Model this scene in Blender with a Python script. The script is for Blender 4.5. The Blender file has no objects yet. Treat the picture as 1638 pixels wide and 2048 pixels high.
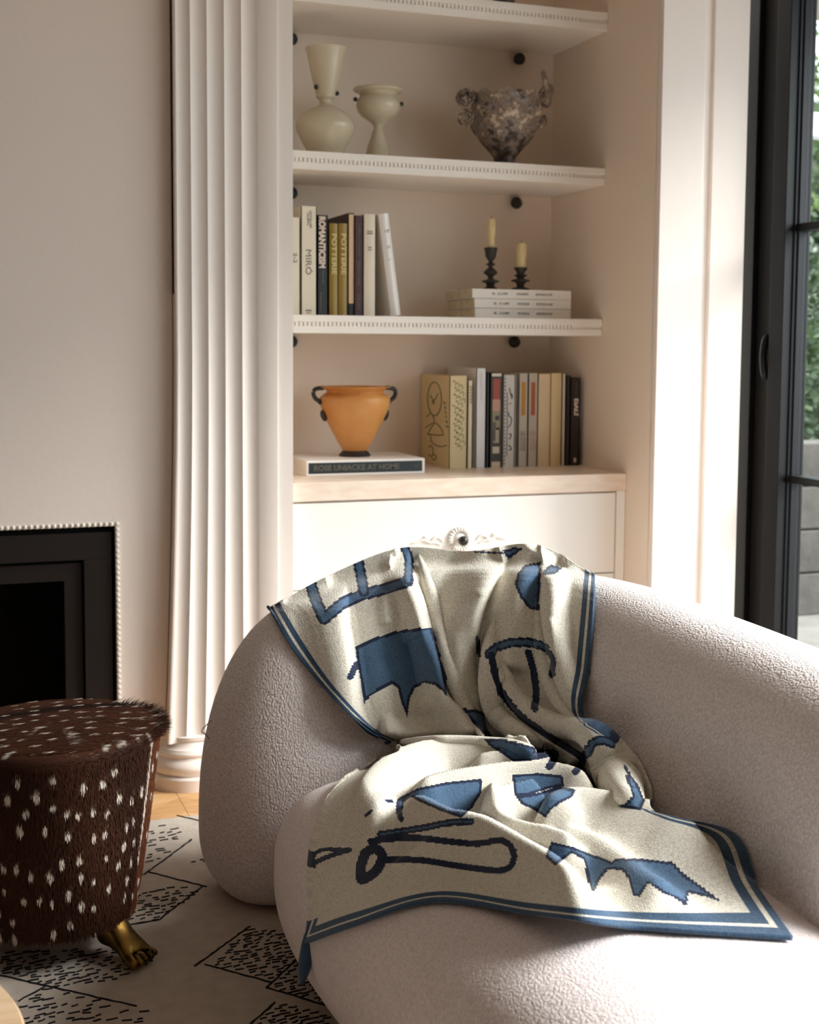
import bpy, bmesh, math, random
import numpy as np
from mathutils import Vector, Matrix
from mathutils.bvhtree import BVHTree

# ------------------------------------------------------------------ camera
W_PX, H_PX = 1638, 2048
YAW, PITCH, ROLL = .35940520, .084556242, .0073055131
F_PX, CX, CY = 2700.96543, 849.029818, 920.084316
CAM_H = 1.2
sc = bpy.context.scene
COL = sc.collection

def cam_axes():
    cy, sy = math.cos(YAW), math.sin(YAW)
    f = Vector((sy*math.cos(PITCH), cy*math.cos(PITCH), -math.sin(PITCH)))
    r = Vector((cy, -sy, 0)); u = r.cross(f)
    c, s = math.cos(ROLL), math.sin(ROLL)
    return c*r+s*u, -s*r+c*u, f
AR, AU, AF = cam_axes()
CAM = Vector((0, 0, CAM_H))

cd = bpy.data.cameras.new('camera'); cam = bpy.data.objects.new('camera', cd); COL.objects.link(cam)
cam.matrix_world = Matrix(((AR.x, AU.x, -AF.x, 0), (AR.y, AU.y, -AF.y, 0), (AR.z, AU.z, -AF.z, CAM_H), (0, 0, 0, 1)))
cd.sensor_fit = 'VERTICAL'; cd.sensor_height = 36.0
cd.lens = F_PX/H_PX*36.0
cd.shift_x = (W_PX/2-CX)/H_PX
cd.shift_y = (CY-H_PX/2)/H_PX
cd.clip_start = .02
cd.dof.use_dof = True; cd.dof.focus_distance = 2.45; cd.dof.aperture_fstop = 5.6
sc.camera = cam

# ------------------------------------------------------------------ light
world = bpy.data.worlds.new('sky'); sc.world = world; world.use_nodes = True
wn = world.node_tree.nodes; wl = world.node_tree.links
bg = wn['Background']; bg.inputs[0].default_value = (.86, .93, 1.0, 1); bg.inputs[1].default_value = 4.2
def portal(name, loc, rot, sx, sy):
    l = bpy.data.lights.new(name, 'AREA'); l.shape = 'RECTANGLE'; l.size = sx; l.size_y = sy
    l.cycles.is_portal = True
    o = bpy.data.objects.new(name, l); o.location = loc; o.rotation_euler = rot; COL.objects.link(o)
DY0, DY1, DZ1 = -0.90, 3.32, 2.36           # glazed door opening in the right wall
portal('door_daylight', (2.53, (DY0+DY1)/2, 1.20), (0, math.pi/2, 0), 2.36, DY1-DY0)
sl = bpy.data.lights.new('sun', 'SUN'); sl.energy = 12.5; sl.angle = math.radians(32); sl.color = (1.0, .975, .965)
so = bpy.data.objects.new('sun', sl); COL.objects.link(so)
SUN = Vector((-.76, .26, -.60)).normalized(); so.rotation_euler = SUN.to_track_quat('-Z', 'Y').to_euler()
sc.view_settings.view_transform = 'Standard'; sc.view_settings.look = 'None'
sc.view_settings.gamma = 1.0; sc.view_settings.use_curve_mapping = False
sc.view_settings.exposure = .12
sc.cycles.use_denoising = True
sc.cycles.max_bounces = 10; sc.cycles.diffuse_bounces = 6; sc.cycles.transparent_max_bounces = 12

# ------------------------------------------------------------------ helpers
rng = random.Random(7)
def lin(c):
    return tuple((v/255/12.92 if v/255 <= .04045 else ((v/255+.055)/1.055)**2.4) for v in c)
def ray(x, y):
    x, y = float(x), float(y)
    return AF+(x-CX)/F_PX*AR-(y-CY)/F_PX*AU
def on(x, y, axis, val):
    d = ray(x, y); i = 'XYZ'.index(axis)
    return CAM+d*((val-CAM[i])/d[i])
def project(p):
    v = Vector(p)-CAM; z = v.dot(AF)
    return CX+F_PX*v.dot(AR)/z, CY-F_PX*v.dot(AU)/z

def mat(name, col, rough=.6, bump=None, var=None, metal=0., spec=.5, sheen=0., coat=0., coords='Object', trans=0.):
    m = bpy.data.materials.new(name); m.use_nodes = True
    nt = m.node_tree; b = nt.nodes['Principled BSDF']
    c = lin(col)+(1,)
    b.inputs['Base Color'].default_value = c
    b.inputs['Roughness'].default_value = rough
    b.inputs['Metallic'].default_value = metal
    b.inputs['Specular IOR Level'].default_value = spec
    b.inputs['Sheen Weight'].default_value = sheen
    b.inputs['Coat Weight'].default_value = coat
    b.inputs['Transmission Weight'].default_value = trans
    tc = nt.nodes.new('ShaderNodeTexCoord')
    if var:
        col2, scale, det = var[:3]
        n = nt.nodes.new('ShaderNodeTexNoise'); n.inputs['Scale'].default_value = scale; n.inputs['Detail'].default_value = det
        mp = nt.nodes.new('ShaderNodeMapping')
        if len(var) > 3: mp.inputs['Scale'].default_value = var[3]
        nt.links.new(tc.outputs[coords], mp.inputs[0]); nt.links.new(mp.outputs[0], n.inputs['Vector'])
        r = nt.nodes.new('ShaderNodeValToRGB')
        r.color_ramp.elements[0].position = .35; r.color_ramp.elements[1].position = .65
        r.color_ramp.elements[0].color = c; r.color_ramp.elements[1].color = lin(col2)+(1,)
        nt.links.new(n.outputs['Fac'], r.inputs[0]); nt.links.new(r.outputs[0], b.inputs['Base Color'])
    if bump:
        scale, st, dist = bump
        n = nt.nodes.new('ShaderNodeTexNoise'); n.inputs['Scale'].default_value = scale; n.inputs['Detail'].default_value = 3
        nt.links.new(tc.outputs[coords], n.inputs['Vector'])
        bp = nt.nodes.new('ShaderNodeBump'); bp.inputs['Strength'].default_value = st; bp.inputs['Distance'].default_value = dist
        nt.links.new(n.outputs['Fac'], bp.inputs['Height']); nt.links.new(bp.outputs[0], b.inputs['Normal'])
    return m

def link(name, me, m=None, parent=None, smooth=False, at=None):
    o = bpy.data.objects.new(name, me); COL.objects.link(o)
    if m is not None and hasattr(me, 'materials') and not me.materials: me.materials.append(m)
    if smooth: me.polygons.foreach_set('use_smooth', [True]*len(me.polygons))
    if parent is not None: o.parent = parent
    if at is not None: o.location = at
    return o
def obj(name, bm, m, parent=None, smooth=False, at=None, auto=None):
    bmesh.ops.recalc_face_normals(bm, faces=bm.faces)
    me = bpy.data.meshes.new(name); bm.to_mesh(me); bm.free()
    o = link(name, me, m, parent, smooth or auto is not None, at)
    if auto is not None: me.set_sharp_from_angle(angle=math.radians(auto))
    return o
def pydata(name, verts, faces, m, parent=None, smooth=True, at=None, auto=None):
    me = bpy.data.meshes.new(name); me.from_pydata([tuple(v) for v in verts], [], faces); me.update()
    o = link(name, me, m, parent, smooth, at)
    if auto is not None: me.set_sharp_from_angle(angle=math.radians(auto))
    return o
def thing(name, label, cat, loc=(0, 0, 0), group=None, rz=0):
    o = bpy.data.objects.new(name, None); COL.objects.link(o); o.location = loc; o.rotation_euler = (0, 0, rz)
    o.empty_display_size = .05
    return tag(o, label, cat, group)
def tag(o, label, cat, group=None):
    o['label'] = label; o['category'] = cat
    if group: o['group'] = group
    return o
def struct(o):
    o['kind'] = 'structure'; return o
def stuff(o):
    o['kind'] = 'stuff'; return o

def box(bm, x0, x1, y0, y1, z0, z1, bev=0.):
    r = bmesh.ops.create_cube(bm, size=1)
    vs = r['verts']
    bmesh.ops.scale(bm, vec=(abs(x1-x0), abs(y1-y0), abs(z1-z0)), verts=vs)
    bmesh.ops.translate(bm, vec=((x0+x1)/2, (y0+y1)/2, (z0+z1)/2), verts=vs)
    if bev:
        es = list({e for v in vs for e in v.link_edges})
        bmesh.ops.bevel(bm, geom=es, offset=bev, segments=2, affect='EDGES', profile=.5)
    return bm
def boxes(*bs, bev=0.):
    bm = bmesh.new()
    for b in bs: box(bm, *b, bev=bev)
    return bm
def lathe(prof, seg=40, close=True):
    """prof: (r, z) list from bottom to top."""
    bm = bmesh.new(); rings = []
    for r, z in prof:
        if r < 1e-5: rings.append([bm.verts.new((0, 0, z))])
        else: rings.append([bm.verts.new((r*math.cos(2*math.pi*i/seg), r*math.sin(2*math.pi*i/seg), z)) for i in range(seg)])
    for a, b in zip(rings, rings[1:]):
        for i in range(seg):
            j = (i+1) % seg
            if len(a) == 1 and len(b) == 1: continue
            if len(a) == 1: bm.faces.new((a[0], b[j], b[i]))
            elif len(b) == 1: bm.faces.new((a[i], a[j], b[0]))
            else: bm.faces.new((a[i], a[j], b[j], b[i]))
    if close and len(rings[0]) > 1: bm.faces.new(list(reversed(rings[0])))
    return bm
def smooth_prof(pts, n=6):
    """Catmull-Rom through profile points"""
    out = []
    P = [pts[0]]+list(pts)+[pts[-1]]
    for i in range(1, len(P)-2):
        for k in range(n):
            t = k/n
            out.append(tuple(.5*((2*P[i][c])+(-P[i-1][c]+P[i+1][c])*t+(2*P[i-1][c]-5*P[i][c]+4*P[i+1][c]-P[i+2][c])*t*t+(-P[i-1][c]+3*P[i][c]-3*P[i+1][c]+P[i+2][c])*t**3) for c in range(len(pts[0]))))
    out.append(tuple(pts[-1])); return out
def tube(bm, pts, rad, seg=8, caps=True):
    """pts list of Vectors; rad float or list"""
    pts = [Vector(p) for p in pts]; n = len(pts); rings = []
    ref = Vector((0, 0, 1))
    for i, p in enumerate(pts):
        t = (pts[min(i+1, n-1)]-pts[max(i-1, 0)]).normalized()
        if abs(t.dot(ref)) > .95: ref = Vector((1, 0, 0)) if abs(t.x) < .9 else Vector((0, 1, 0))
        a = t.cross(ref).normalized(); b = t.cross(a)
        r = rad[i] if isinstance(rad, (list, tuple)) else rad
        rings.append([bm.verts.new(p+(a*math.cos(2*math.pi*k/seg)+b*math.sin(2*math.pi*k/seg))*r) for k in range(seg)])
    for A, B in zip(rings, rings[1:]):
        for k in range(seg):
            j = (k+1) % seg; bm.faces.new((A[k], A[j], B[j], B[k]))
    if caps:
        bm.faces.new(rings[0][::-1]); bm.faces.new(rings[-1])
    return bm
def ball(bm, c, r, seg=12, scale=(1, 1, 1)):
    q = bmesh.ops.create_uvsphere(bm, u_segments=seg, v_segments=max(6, seg//2+2), radius=r)
    bmesh.ops.scale(bm, vec=scale, verts=q['verts']); bmesh.ops.translate(bm, vec=c, verts=q['verts'])
    return bm
def text(body, m, parent, loc, rot, size, name='lettering', sx=1., space=1., ext=.0004, align='CENTER', bold=0.):
    c = bpy.data.curves.new(name, 'FONT'); c.body = body; c.size = size; c.extrude = ext
    c.align_x = align; c.align_y = 'CENTER'; c.space_character = space; c.offset = bold
    c.resolution_u = 3
    o = bpy.data.objects.new(name, c); COL.objects.link(o); c.materials.append(m)
    bpy.context.view_layer.update()
    me = bpy.data.meshes.new_from_object(o.evaluated_get(bpy.context.evaluated_depsgraph_get()))
    bpy.data.objects.remove(o)
    o = bpy.data.objects.new(name, me); COL.objects.link(o)
    o.location = loc; o.rotation_euler = rot; o.scale = (sx, 1, 1); o.parent = parent
    return o

def fit_x(o, w):
    xs = [v.co.x for v in o.data.vertices]; o.scale = (w/(max(xs)-min(xs)), 1, 1)

# ------------------------------------------------------------------ key planes
YW, YP, YC = 3.62, 3.572, 3.63          # wall plane, pilaster front, cabinet front
XR = 2.022                               # alcove right wall
YSH, YBK, YPIER = 3.799, 4.179, 3.464    # shelf fronts, alcove back, pier face
XPE = 2.315                              # right end of the pier
XD = 2.450                               # door wall plane
CEIL = 3.0

# ------------------------------------------------------------------ materials
M_wall = mat('wall_paint', (238, 223, 212), .75, bump=(60, .12, .004))
M_niche = mat('alcove_paint', (238, 222, 205), .75, bump=(60, .1, .004))
M_trim = mat('trim_paint', (238, 226, 217), .55, bump=(35, .1, .004))
M_shelf = mat('shelf_paint', (240, 232, 223), .5)
M_cab = mat('cabinet_paint', (243, 238, 232), .45)
M_stone = mat('worktop_stone', (232, 208, 188), .35, var=((240, 224, 208), 14, 6, (1, 1, 4)))
M_ceil = mat('ceiling_paint', (236, 231, 224), .8)
M_black = mat('black_iron', (30, 29, 28), .38)
M_fire = mat('fireplace_steel', (34, 27, 23), .5, spec=.25)
M_fire2 = mat('firebox_dark', (13, 11, 10), .8, spec=.15)
M_door = mat('door_steel', (16, 15, 15), .4, spec=.3)
M_door2 = mat('door_bronze', (40, 36, 33), .45, spec=.3)
M_bead = mat('bead_plaster', (232, 222, 210), .5)
M_oak = mat('oak', (196, 152, 104), .45, var=((170, 124, 80), 9, 6, (1, 14, 1)))
M_oak2 = mat('oak_light', (206, 164, 116), .45, var=((182, 138, 92), 9, 6, (1, 14, 1)))
M_gap_shade = mat('shadow_gap', (150, 122, 102), .9)  # brown for a thin strip standing in for shade along the pilaster joint

# ------------------------------------------------------------------ structure
def wall_box(name, m, *bs, bev=0.):
    return struct(obj(name, boxes(*bs, bev=bev), m))
FX1 = on(236, 1250, 'Y', YW).x            # fireplace opening right edge
FZ1 = on(120, 1052, 'Y', YW).z            # and top
PXL = on(351.5, 500, 'Y', YP).x           # pilaster left edge
PXR = on(587, 500, 'Y', YP).x
XL = -2.6
wall_box('wall_back', M_wall, (XL, PXL+.01, YW, YW+.25, FZ1, CEIL), (FX1, PXL+.01, YW, YW+.25, 0, FZ1),
         (XL, FX1-1.15, YW, YW+.25, 0, FZ1))
wall_box('wall_chimney', M_fire2, (XL, PXL-.02, YW+.36, YW+.42, 0, FZ1+.2), (FX1+.03, FX1+.05, YW+.2, YW+.36, 0, FZ1+.05), (FX1-1.2, FX1-1.18, YW+.2, YW+.36, 0, FZ1+.05), (FX1-1.2, FX1+.05, YW+.2, YW+.36, FZ1+.03, FZ1+.05))
wall_box('wall_alcove_left', M_niche, (PXL, PXR-.012, YW-.02, YBK+.1, 0, CEIL))
wall_box('wall_alcove_back', M_niche, (PXL, XR+.1, YBK, YBK+.1, 0, CEIL))
X1P = on(1400, 600, 'Y', YPIER).x
wall_box('wall_alcove_right', M_niche, (XR, XPE-.01, YPIER+.02, YBK+.1, 0, CEIL))
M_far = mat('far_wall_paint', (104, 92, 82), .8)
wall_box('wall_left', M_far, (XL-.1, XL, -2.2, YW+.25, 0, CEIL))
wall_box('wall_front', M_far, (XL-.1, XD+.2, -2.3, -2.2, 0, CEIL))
wall_box('wall_right', M_wall, (XD, XD+.2, -2.2, DY0, 0, CEIL), (XD, XD+.2, DY0, 3.85, DZ1+.08, CEIL))
wall_box('ceiling', M_ceil, (XL-.1, XD+.2, -2.3, YBK+.1, CEIL, CEIL+.1))
fl = wall_box('floor', mat('subfloor', (112, 82, 54), .6), (XL-.1, XD+.2, -2.3, YBK+.1, -.1, -.012))
# chevron planks near the wall
def planks():
    cw, wd = .43, .088
    a = math.radians(42); hy = wd/math.cos(a)/2-.0006
    for ci in range(4):
        s_ = 1 if ci % 2 else -1
        meshes = []
        for m in (M_oak, M_oak2):
            bm = bmesh.new(); x0 = cw/2-.0006
            q = [(-x0, -s_*x0*math.tan(a)-hy), (x0, s_*x0*math.tan(a)-hy), (x0, s_*x0*math.tan(a)+hy), (-x0, -s_*x0*math.tan(a)+hy)]
            lo = [bm.verts.new((x, y, -.012)) for x, y in q]; hi = [bm.verts.new((x, y, 0)) for x, y in q]
            bm.faces.new(lo[::-1]); bm.faces.new(hi)
            for i in range(4): bm.faces.new((lo[i], lo[(i+1) % 4], hi[(i+1) % 4], hi[i]))
            bmesh.ops.recalc_face_normals(bm, faces=bm.faces)
            me = bpy.data.meshes.new('plank'); bm.to_mesh(me); bm.free(); me.materials.append(m); meshes.append(me)
        y = 2.3
        while y < 3.95:
            o = bpy.data.objects.new('plank', meshes[rng.random() < .5]); COL.objects.link(o); o.parent = fl
            o.location = (-.02+ci*cw, y, 0); y += wd/math.cos(a)
planks()

# ---- pilaster (fluted), part of the setting
def pilaster():
    root = bpy.data.objects.new('trim_1', None); COL.objects.link(root); struct(root)
    ed = [on(x, 500, 'Y', YP).x for x in (351.5, 383, 416, 450, 484, 518)]
    x553, x587 = on(555, 500, 'Y', YP).x, PXR
    prof = [(ed[0], YW+.01), (ed[0], YP+.004)]
    for a, b in zip(ed, ed[1:]):
        for k in range(1, 11):
            t = k/10; prof.append((a+(b-a)*t, YP+.007*math.sin(math.pi*min(1, t*1.0))**.8 if t < 1 else YP))
    prof += [(x553, YP), (x553+.002, YP+.006), (x587, YP+.006), (x587, YW+.02)]
    z0 = on(430, 1481, 'Y', YP).z
    zs = [z0+(CEIL-z0)*t for t in (0, .03, .06, .1, .15, .2, .25, .3, .36, .42, .5, .75, 1)]
    V, Fc = [], []
    def xs(x, z):
        t = max(0, 1-(z-z0)/(1.05))           # swelling to the left, low down
        k = max(0, (ed[4]-x)/(ed[4]-ed[0]))
        return x-.030*k*t**1.6
    for z in zs:
        for x, y in prof: V.append((xs(x, z), y, z))
    n = len(prof)
    for i in range(len(zs)-1):
        for j in range(n-1): Fc.append((i*n+j, i*n+j+1, (i+1)*n+j+1, (i+1)*n+j))
    pydata('shaft', V, Fc, M_trim, root, auto=40)
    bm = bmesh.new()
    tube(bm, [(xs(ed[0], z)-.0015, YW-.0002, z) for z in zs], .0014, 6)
    obj('shadow_gap', bm, M_gap_shade, root)
    # base: stacked mouldings with round corners
    def rings(lv, name):
        V, Fc = [], []
        xl, xr = xs(ed[0], z0)+.002, x587-.01
        ring = None
        for z, d in lv:
            r = .07+d
            pts = [(xl-d, YW+.02)]
            yf = YP-d
            for k in range(9):
                a = math.pi+k/8*math.pi/2
                pts.append((xl-d+r+r*math.cos(a), max(yf, yf+r+r*math.sin(a)) if True else 0))
            for k in range(9):
                a = 1.5*math.pi+k/8*math.pi/2
                pts.append((xr+d-r+r*math.cos(a), yf+r+r*math.sin(a)))
            pts.append((xr+d, YW+.02))
            pts = [(x, min(y, YW+.02)) for x, y in pts]
            n = len(pts); b = len(V); V += [(x, y, z) for x, y in pts]
            if ring is not None:
                for j in range(n-1): Fc.append((ring+j, ring+j+1, b+j+1, b+j))
            ring = b
        Fc.append(tuple(range(ring, ring+n)))
        pydata(name, V, Fc, M_trim, root, auto=35)
    zz = lambda y: on(365, y, 'Y', YP-.03).z
    zb, zt = zz(1557), zz(1481)
    rings([(0, .050), (zb-.004, .050), (zb, .047)], 'plinth')
    lo = [(zb, .040)]
    h1, h2 = zz(1556), zz(1526)
    for k in range(9):
        a = -math.pi/2+math.pi*k/8; lo.append((h1+(h2-h1)*(k/8), .033+.012*math.cos(a)))
    lo += [(h2, .030), (zz(1522), .028)]
    h1, h2 = zz(1521), zz(1508)
    for k in range(7):
        a = -math.pi/2+math.pi*k/6; lo.append((h1+(h2-h1)*(k/6), .025+.006*math.cos(a)))
    for k in range(7):
        t = k/6; lo.append((zz(1506)+(zt-.012-zz(1506))*t, .024-.018*t**.6))
    lo += [(zt-.012, .010), (zt-.002, .010), (zt, .004)]
    rings(lo, 'torus')
pilaster()

# ---- pier casing by the door
pier = bpy.data.objects.new('trim_2', None); COL.objects.link(pier); struct(pier)
xg0, xg1 = on(1400, 600, 'Y', YPIER).x, on(1418, 600, 'Y', YPIER).x
obj('board', boxes((XR, xg0, YPIER, YPIER+.03, 0, CEIL), bev=.002), M_trim, pier)
obj('groove', boxes((xg0, xg1, YPIER+.014, YPIER+.03, 0, CEIL)), M_trim, pier)
obj('board', boxes((xg1, XPE, YPIER+.004, YPIER+.03, 0, CEIL), bev=.003), M_trim, pier)

# ---- fireplace border beads
bd = bpy.data.objects.new('trim_3', None); COL.objects.link(bd); struct(bd)
bme = bpy.data.meshes.new('bead'); bm = ball(bmesh.new(), (0, 0, 0), .0062, 10); bm.to_mesh(bme); bm.free()
bme.materials.append(M_bead); bme.polygons.foreach_set('use_smooth', [True]*len(bme.polygons))
zb = FZ1; k = 0
def bead(x, z):
    o = bpy.data.objects.new('bead', bme); COL.objects.link(o); o.parent = bd; o.location = (x, YW-.002, z)
x = FX1
while x > FX1-.62: bead(x, FZ1); x -= .0147
z = FZ1-.0147
while z > .02: bead(FX1, z); z -= .0147
obj('bead_strip', boxes((FX1-1.15, FX1+.006, YW-.003, YW+.01, FZ1-.005, FZ1+.006), (FX1-.004, FX1+.006, YW-.003, YW+.01, 0, FZ1)), M_bead, bd)

# ------------------------------------------------------------------ fireplace insert
fp = thing('fireplace', 'dark steel fireplace insert with stepped frame set in the white wall', 'fireplace', (FX1-.55, YW, 0))
def inpx(x, y, Y): p = on(x, y, 'Y', Y); return p.x-fp.location.x, p.z
xo, zo = FX1-fp.location.x-.004, FZ1-.008
def frame(name, x1, z1, wdt, y0, y1, m):
    x0 = -x1
    return obj(name, boxes((x0, x1, y0, y1, z1-wdt, z1), (x1-wdt, x1, y0, y1, 0, z1-wdt), (x0, x0+wdt, y0, y1, 0, z1-wdt), bev=.0015), m, fp)
xa, za = inpx(222, 1063, YW+.012)
frame('backing', xo, zo, .03, .022, .05, M_fire2)
xi, zi = inpx(167, 1122, YW+.014)
frame('outer_frame', xa, za, xa-xi, .006, .03, M_fire)
xi_, zi_ = xi, zi
xj, zj = inpx(164, 1125, YW+.02)
xk, zk = inpx(127, 1160, YW+.03)
frame('inner_frame', xj, zj, xj-xk, .018, .05, M_fire)
frame('step_frame', xi_+.004, zi_+.004, .02, .03, .052, M_fire2)
obj('firebox', boxes((-xk-.01, xk+.01, .3, .32, 0, zk+.02), (-xk-.02, -xk-.01, .05, .3, 0, zk+.02), (xk+.01, xk+.02, .05, .3, 0, zk+.02), (-xk-.02, xk+.02, .05, .3, zk+.01, zk+.02), (-xk, xk, .05, .3, .0, .01)), M_fire2, fp)

# ------------------------------------------------------------------ shelves, worktop, cabinet
Z_SH = {}
def shelf(i, ytop, ybot, lab):
    zt = on(900, ytop, 'Y', YSH).z; zb_ = on(900, ybot, 'Y', YSH).z
    Z_SH[i] = zt
    x0, x1 = PXR-.01, XR-.001
    t = thing('shelf', lab, 'shelf', ((x0+x1)/2, YSH, zb_), 'fitted white alcove shelves')
    hw = (x1-x0)/2; h = zt-zb_
    obj('board', boxes((-hw, hw, .006, YBK-YSH, 0, h), bev=.001), M_shelf, t)
    obj('upper_fascia', boxes((-hw, hw, -.003, .006, h*.62, h), bev=.0015), M_shelf, t)
    obj('lower_fascia', boxes((-hw, hw, 0, .006, 0, h*.40), bev=.0015), M_shelf, t)
    bm = bmesh.new(); n = int(2*hw/.0125)
    for k in range(n):
        x = -hw+(k+.5)*.0125
        if x > hw-.10: break
        box(bm, x-.0042, x+.0042, .0005, .006, h*.40, h*.62)
    stuff(obj('dentil_strip', bm, M_shelf, t))
    return t
shelf(1, -7.5, 31.5, 'white fitted shelf at the very top, cut by the picture edge')
shelf(2, 318.5, 354, 'white fitted shelf carrying the two cream vases and sculpted bowl')
shelf(3, 634, 669, 'white fitted shelf carrying candlesticks and the row with gold spines')
ZC = on(900, 957, 'Y', YC-.004).z
ZCb = on(900, 993.5, 'Y', YC-.004).z
tag(obj('worktop', boxes((PXR-.015, XR-.0005, YC-.004, YBK-.001, ZCb, ZC), bev=.002), M_stone), 'pale beige stone worktop on top of the white drawer cabinet', 'worktop')
cabx0, cabx1 = PXR-.008, XR-.001
cab = thing('cabinet', 'white drawer cabinet built into the alcove behind the armchair', 'cabinet', ((cabx0+cabx1)/2, YC, 0))
cx = cab.location.x
xst = on(1229, 1100, 'Y', YC).x
zd = on(900, 1164, 'Y', YC).z
obj('body', boxes((cabx0-cx, cabx1-cx, .02, YBK-YC-.01, .03, ZCb-.001)), M_cab, cab)
obj('stile', boxes((xst+.004-cx, cabx1-cx, .0, .02, .03, ZCb-.001), bev=.001), M_cab, cab)
dw = obj('drawer', boxes((cabx0+.004-cx, xst-cx, .001, .02, zd+.002, ZCb-.006), bev=.0015), M_cab, cab)
obj('drawer', boxes((cabx0+.004-cx, xst-cx, .001, .02, .3, zd-.002), bev=.0015), M_cab, cab)
obj('drawer', boxes((cabx0+.004-cx, xst-cx, .001, .02, .05, .296), bev=.0015), M_cab, cab)
kp = on(919, 1079, 'Y', YC)
bm = bmesh.new()
ball(bm, (0, -.030, 0), .0150, 20)
tube(bm, [(0, 0, 0), (0, -.02, 0)], .006, 10)
o = obj('knob', bm, M_black, dw, smooth=True, at=(kp.x-cx, 0, kp.z)); o['label'] = 'round black knob'
# rosette: ring of petals
bm = bmesh.new(); n = 22
for k in range(n):
    a = 2*math.pi*k/n
    q = bmesh.ops.create_uvsphere(bm, u_segments=8, v_segments=6, radius=1)
    bmesh.ops.scale(bm, vec=(.0095, .005, .0036), verts=q['verts'])
    bmesh.ops.rotate(bm, cent=(0, 0, 0), matrix=Matrix.Rotation(-a, 3, 'Y'), verts=q['verts'])
    bmesh.ops.translate(bm, vec=(.030*math.cos(a), -.002, .030*math.sin(a)), verts=q['verts'])
c2 = bmesh.ops.create_cone(bm, cap_ends=True, segments=32, radius1=.02, radius2=.017, depth=.005)
bmesh.ops.rotate(bm, cent=(0, 0, 0), matrix=Matrix.Rotation(math.pi/2, 3, 'X'), verts=c2['verts'])
obj('rosette', bm, M_cab, dw, smooth=True, at=(kp.x-cx, -.001, kp.z))
for s in (-1, 1):
    bm = bmesh.new()
    for pts in ([(.052, -.004), (.062, .006), (.072, .010), (.085, .004), (.094, -.010)], [(.06, -.014), (.075, -.006), (.095, -.004), (.115, .004), (.135, -.002), (.15, -.004)],
                [(.10, .008), (.108, .012), (.114, .008)]):
        sp = smooth_prof(pts, 5); nn = len(sp)
        tube(bm, [(s*p[0], -.001, p[1]) for p in sp], [.0012+.0028*math.sin(math.pi*(i+.5)/nn) for i in range(nn)], 6)
    obj('scroll_ornament', bm, M_cab, dw, smooth=True, at=(kp.x-cx, 0, kp.z))

# black round wall knobs under the shelves
M_knob = mat('knob_black', (34, 34, 32), .45)
kdat = [(1039, 118, 'right', 'highest'), (1033, 406, 'right', 'middle'), (1029.5, 684, 'right', 'lowest'), (583, 78, 'left', 'highest'), (583, 386, 'left', 'middle'), (583, 683, 'left', 'lowest')]
for x, y, side, lv in kdat:
    p = on(x, y, 'Y', YBK-.028)
    t = thing('wall_knob', f'black round wall knob, {lv} of the three on the {side} side of alcove', 'knob', (p.x, YBK, p.z), 'black round knobs on the alcove back wall')
    obj('ball', ball(bmesh.new(), (0, -.028, 0), .0195, 24), M_knob, t, smooth=True)
    obj('stem', tube(bmesh.new(), [(0, -.015, 0), (0, 0, 0)], .009, 12), M_knob, t, smooth=True)

# ------------------------------------------------------------------ door in the right wall
door = bpy.data.objects.new('door_1', None); COL.objects.link(door); struct(door); door.location = (XD, 0, 0)
yk = lambda px: XD/(on(px, 600, 'X', XD).x/on(px, 600, 'X', XD).y)
def ydoor(px, X=XD): return on(px, 600, 'X', X).y
y1, y2, y3, y4, y5 = [ydoor(p) for p in (1490, 1521, 1556, 1583, 1602)]
y5 = ydoor(1603, XD+.03)
obj('jamb', boxes((-.03, .12, y2, 3.85, 0, DZ1+.08), bev=.002), M_door, door)
obj('head', boxes((-.02, .12, DY0, 3.85, DZ1, DZ1+.08), bev=.002), M_door, door)
obj('sill', boxes((-.01, .12, DY0, 3.85, 0, .03), bev=.002), M_door, door)
st = obj('stile', boxes((-.012, .05, y3, y2-.002, .03, DZ1), bev=.002), M_door2, door); st['label'] = 'bronze grey door stile with pull'
hx = ydoor(1544)
hz0, hz1 = on(1544, 755, 'X', XD).z, on(1544, 673, 'X', XD).z
bm = bmesh.new(); hm = (hz0+hz1)/2
tube(bm, smooth_prof([(-.010, hx, hz0), (-.020, hx, hz0+.012), (-.026, hx, hm), (-.020, hx, hz1-.012), (-.010, hx, hz1)], 5), .011, 10)
obj('handle', bm, M_door, st, smooth=True)
obj('stile', boxes((-.03, .06, y4, y3-.001, .03, DZ1), bev=.002), M_door, door)
M_gs = mat('door_grey', (26, 26, 29), .4, spec=.3)
obj('glazing_bead', boxes((0, .045, (y4+y5)/2, y4-.001, .03, DZ1), bev=.003), M_gs, door)
obj('glazing_bead', boxes((.012, .045, y5, (y4+y5)/2-.001, .03, DZ1), bev=.003), M_gs, door)
pane_m = bpy.data.materials.new('window_glass'); pane_m.use_nodes = True
nt = pane_m.node_tree; nt.nodes.remove(nt.nodes['Principled BSDF'])
tr = nt.nodes.new('ShaderNodeBsdfTransparent'); tr.inputs[0].default_value = (.93, .95, .94, 1)
gl = nt.nodes.new('ShaderNodeBsdfGlossy'); gl.inputs['Roughness'].default_value = .02
lw = nt.nodes.new('ShaderNodeLayerWeight'); lw.inputs[0].default_value = .5
fr = nt.nodes.new('ShaderNodeMath'); fr.operation = 'POWER'; fr.inputs[1].default_value = 4.0; nt.links.new(lw.outputs['Facing'], fr.inputs[0])
mx = nt.nodes.new('ShaderNodeMixShader')
nt.links.new(fr.outputs[0], mx.inputs[0]); nt.links.new(tr.outputs[0], mx.inputs[1]); nt.links.new(gl.outputs[0], mx.inputs[2])
nt.links.new(mx.outputs[0], nt.nodes['Material Output'].inputs[0])
zm = [on(1620, 451, 'X', XD).z, on(1620, 965, 'X', XD).z]
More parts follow.
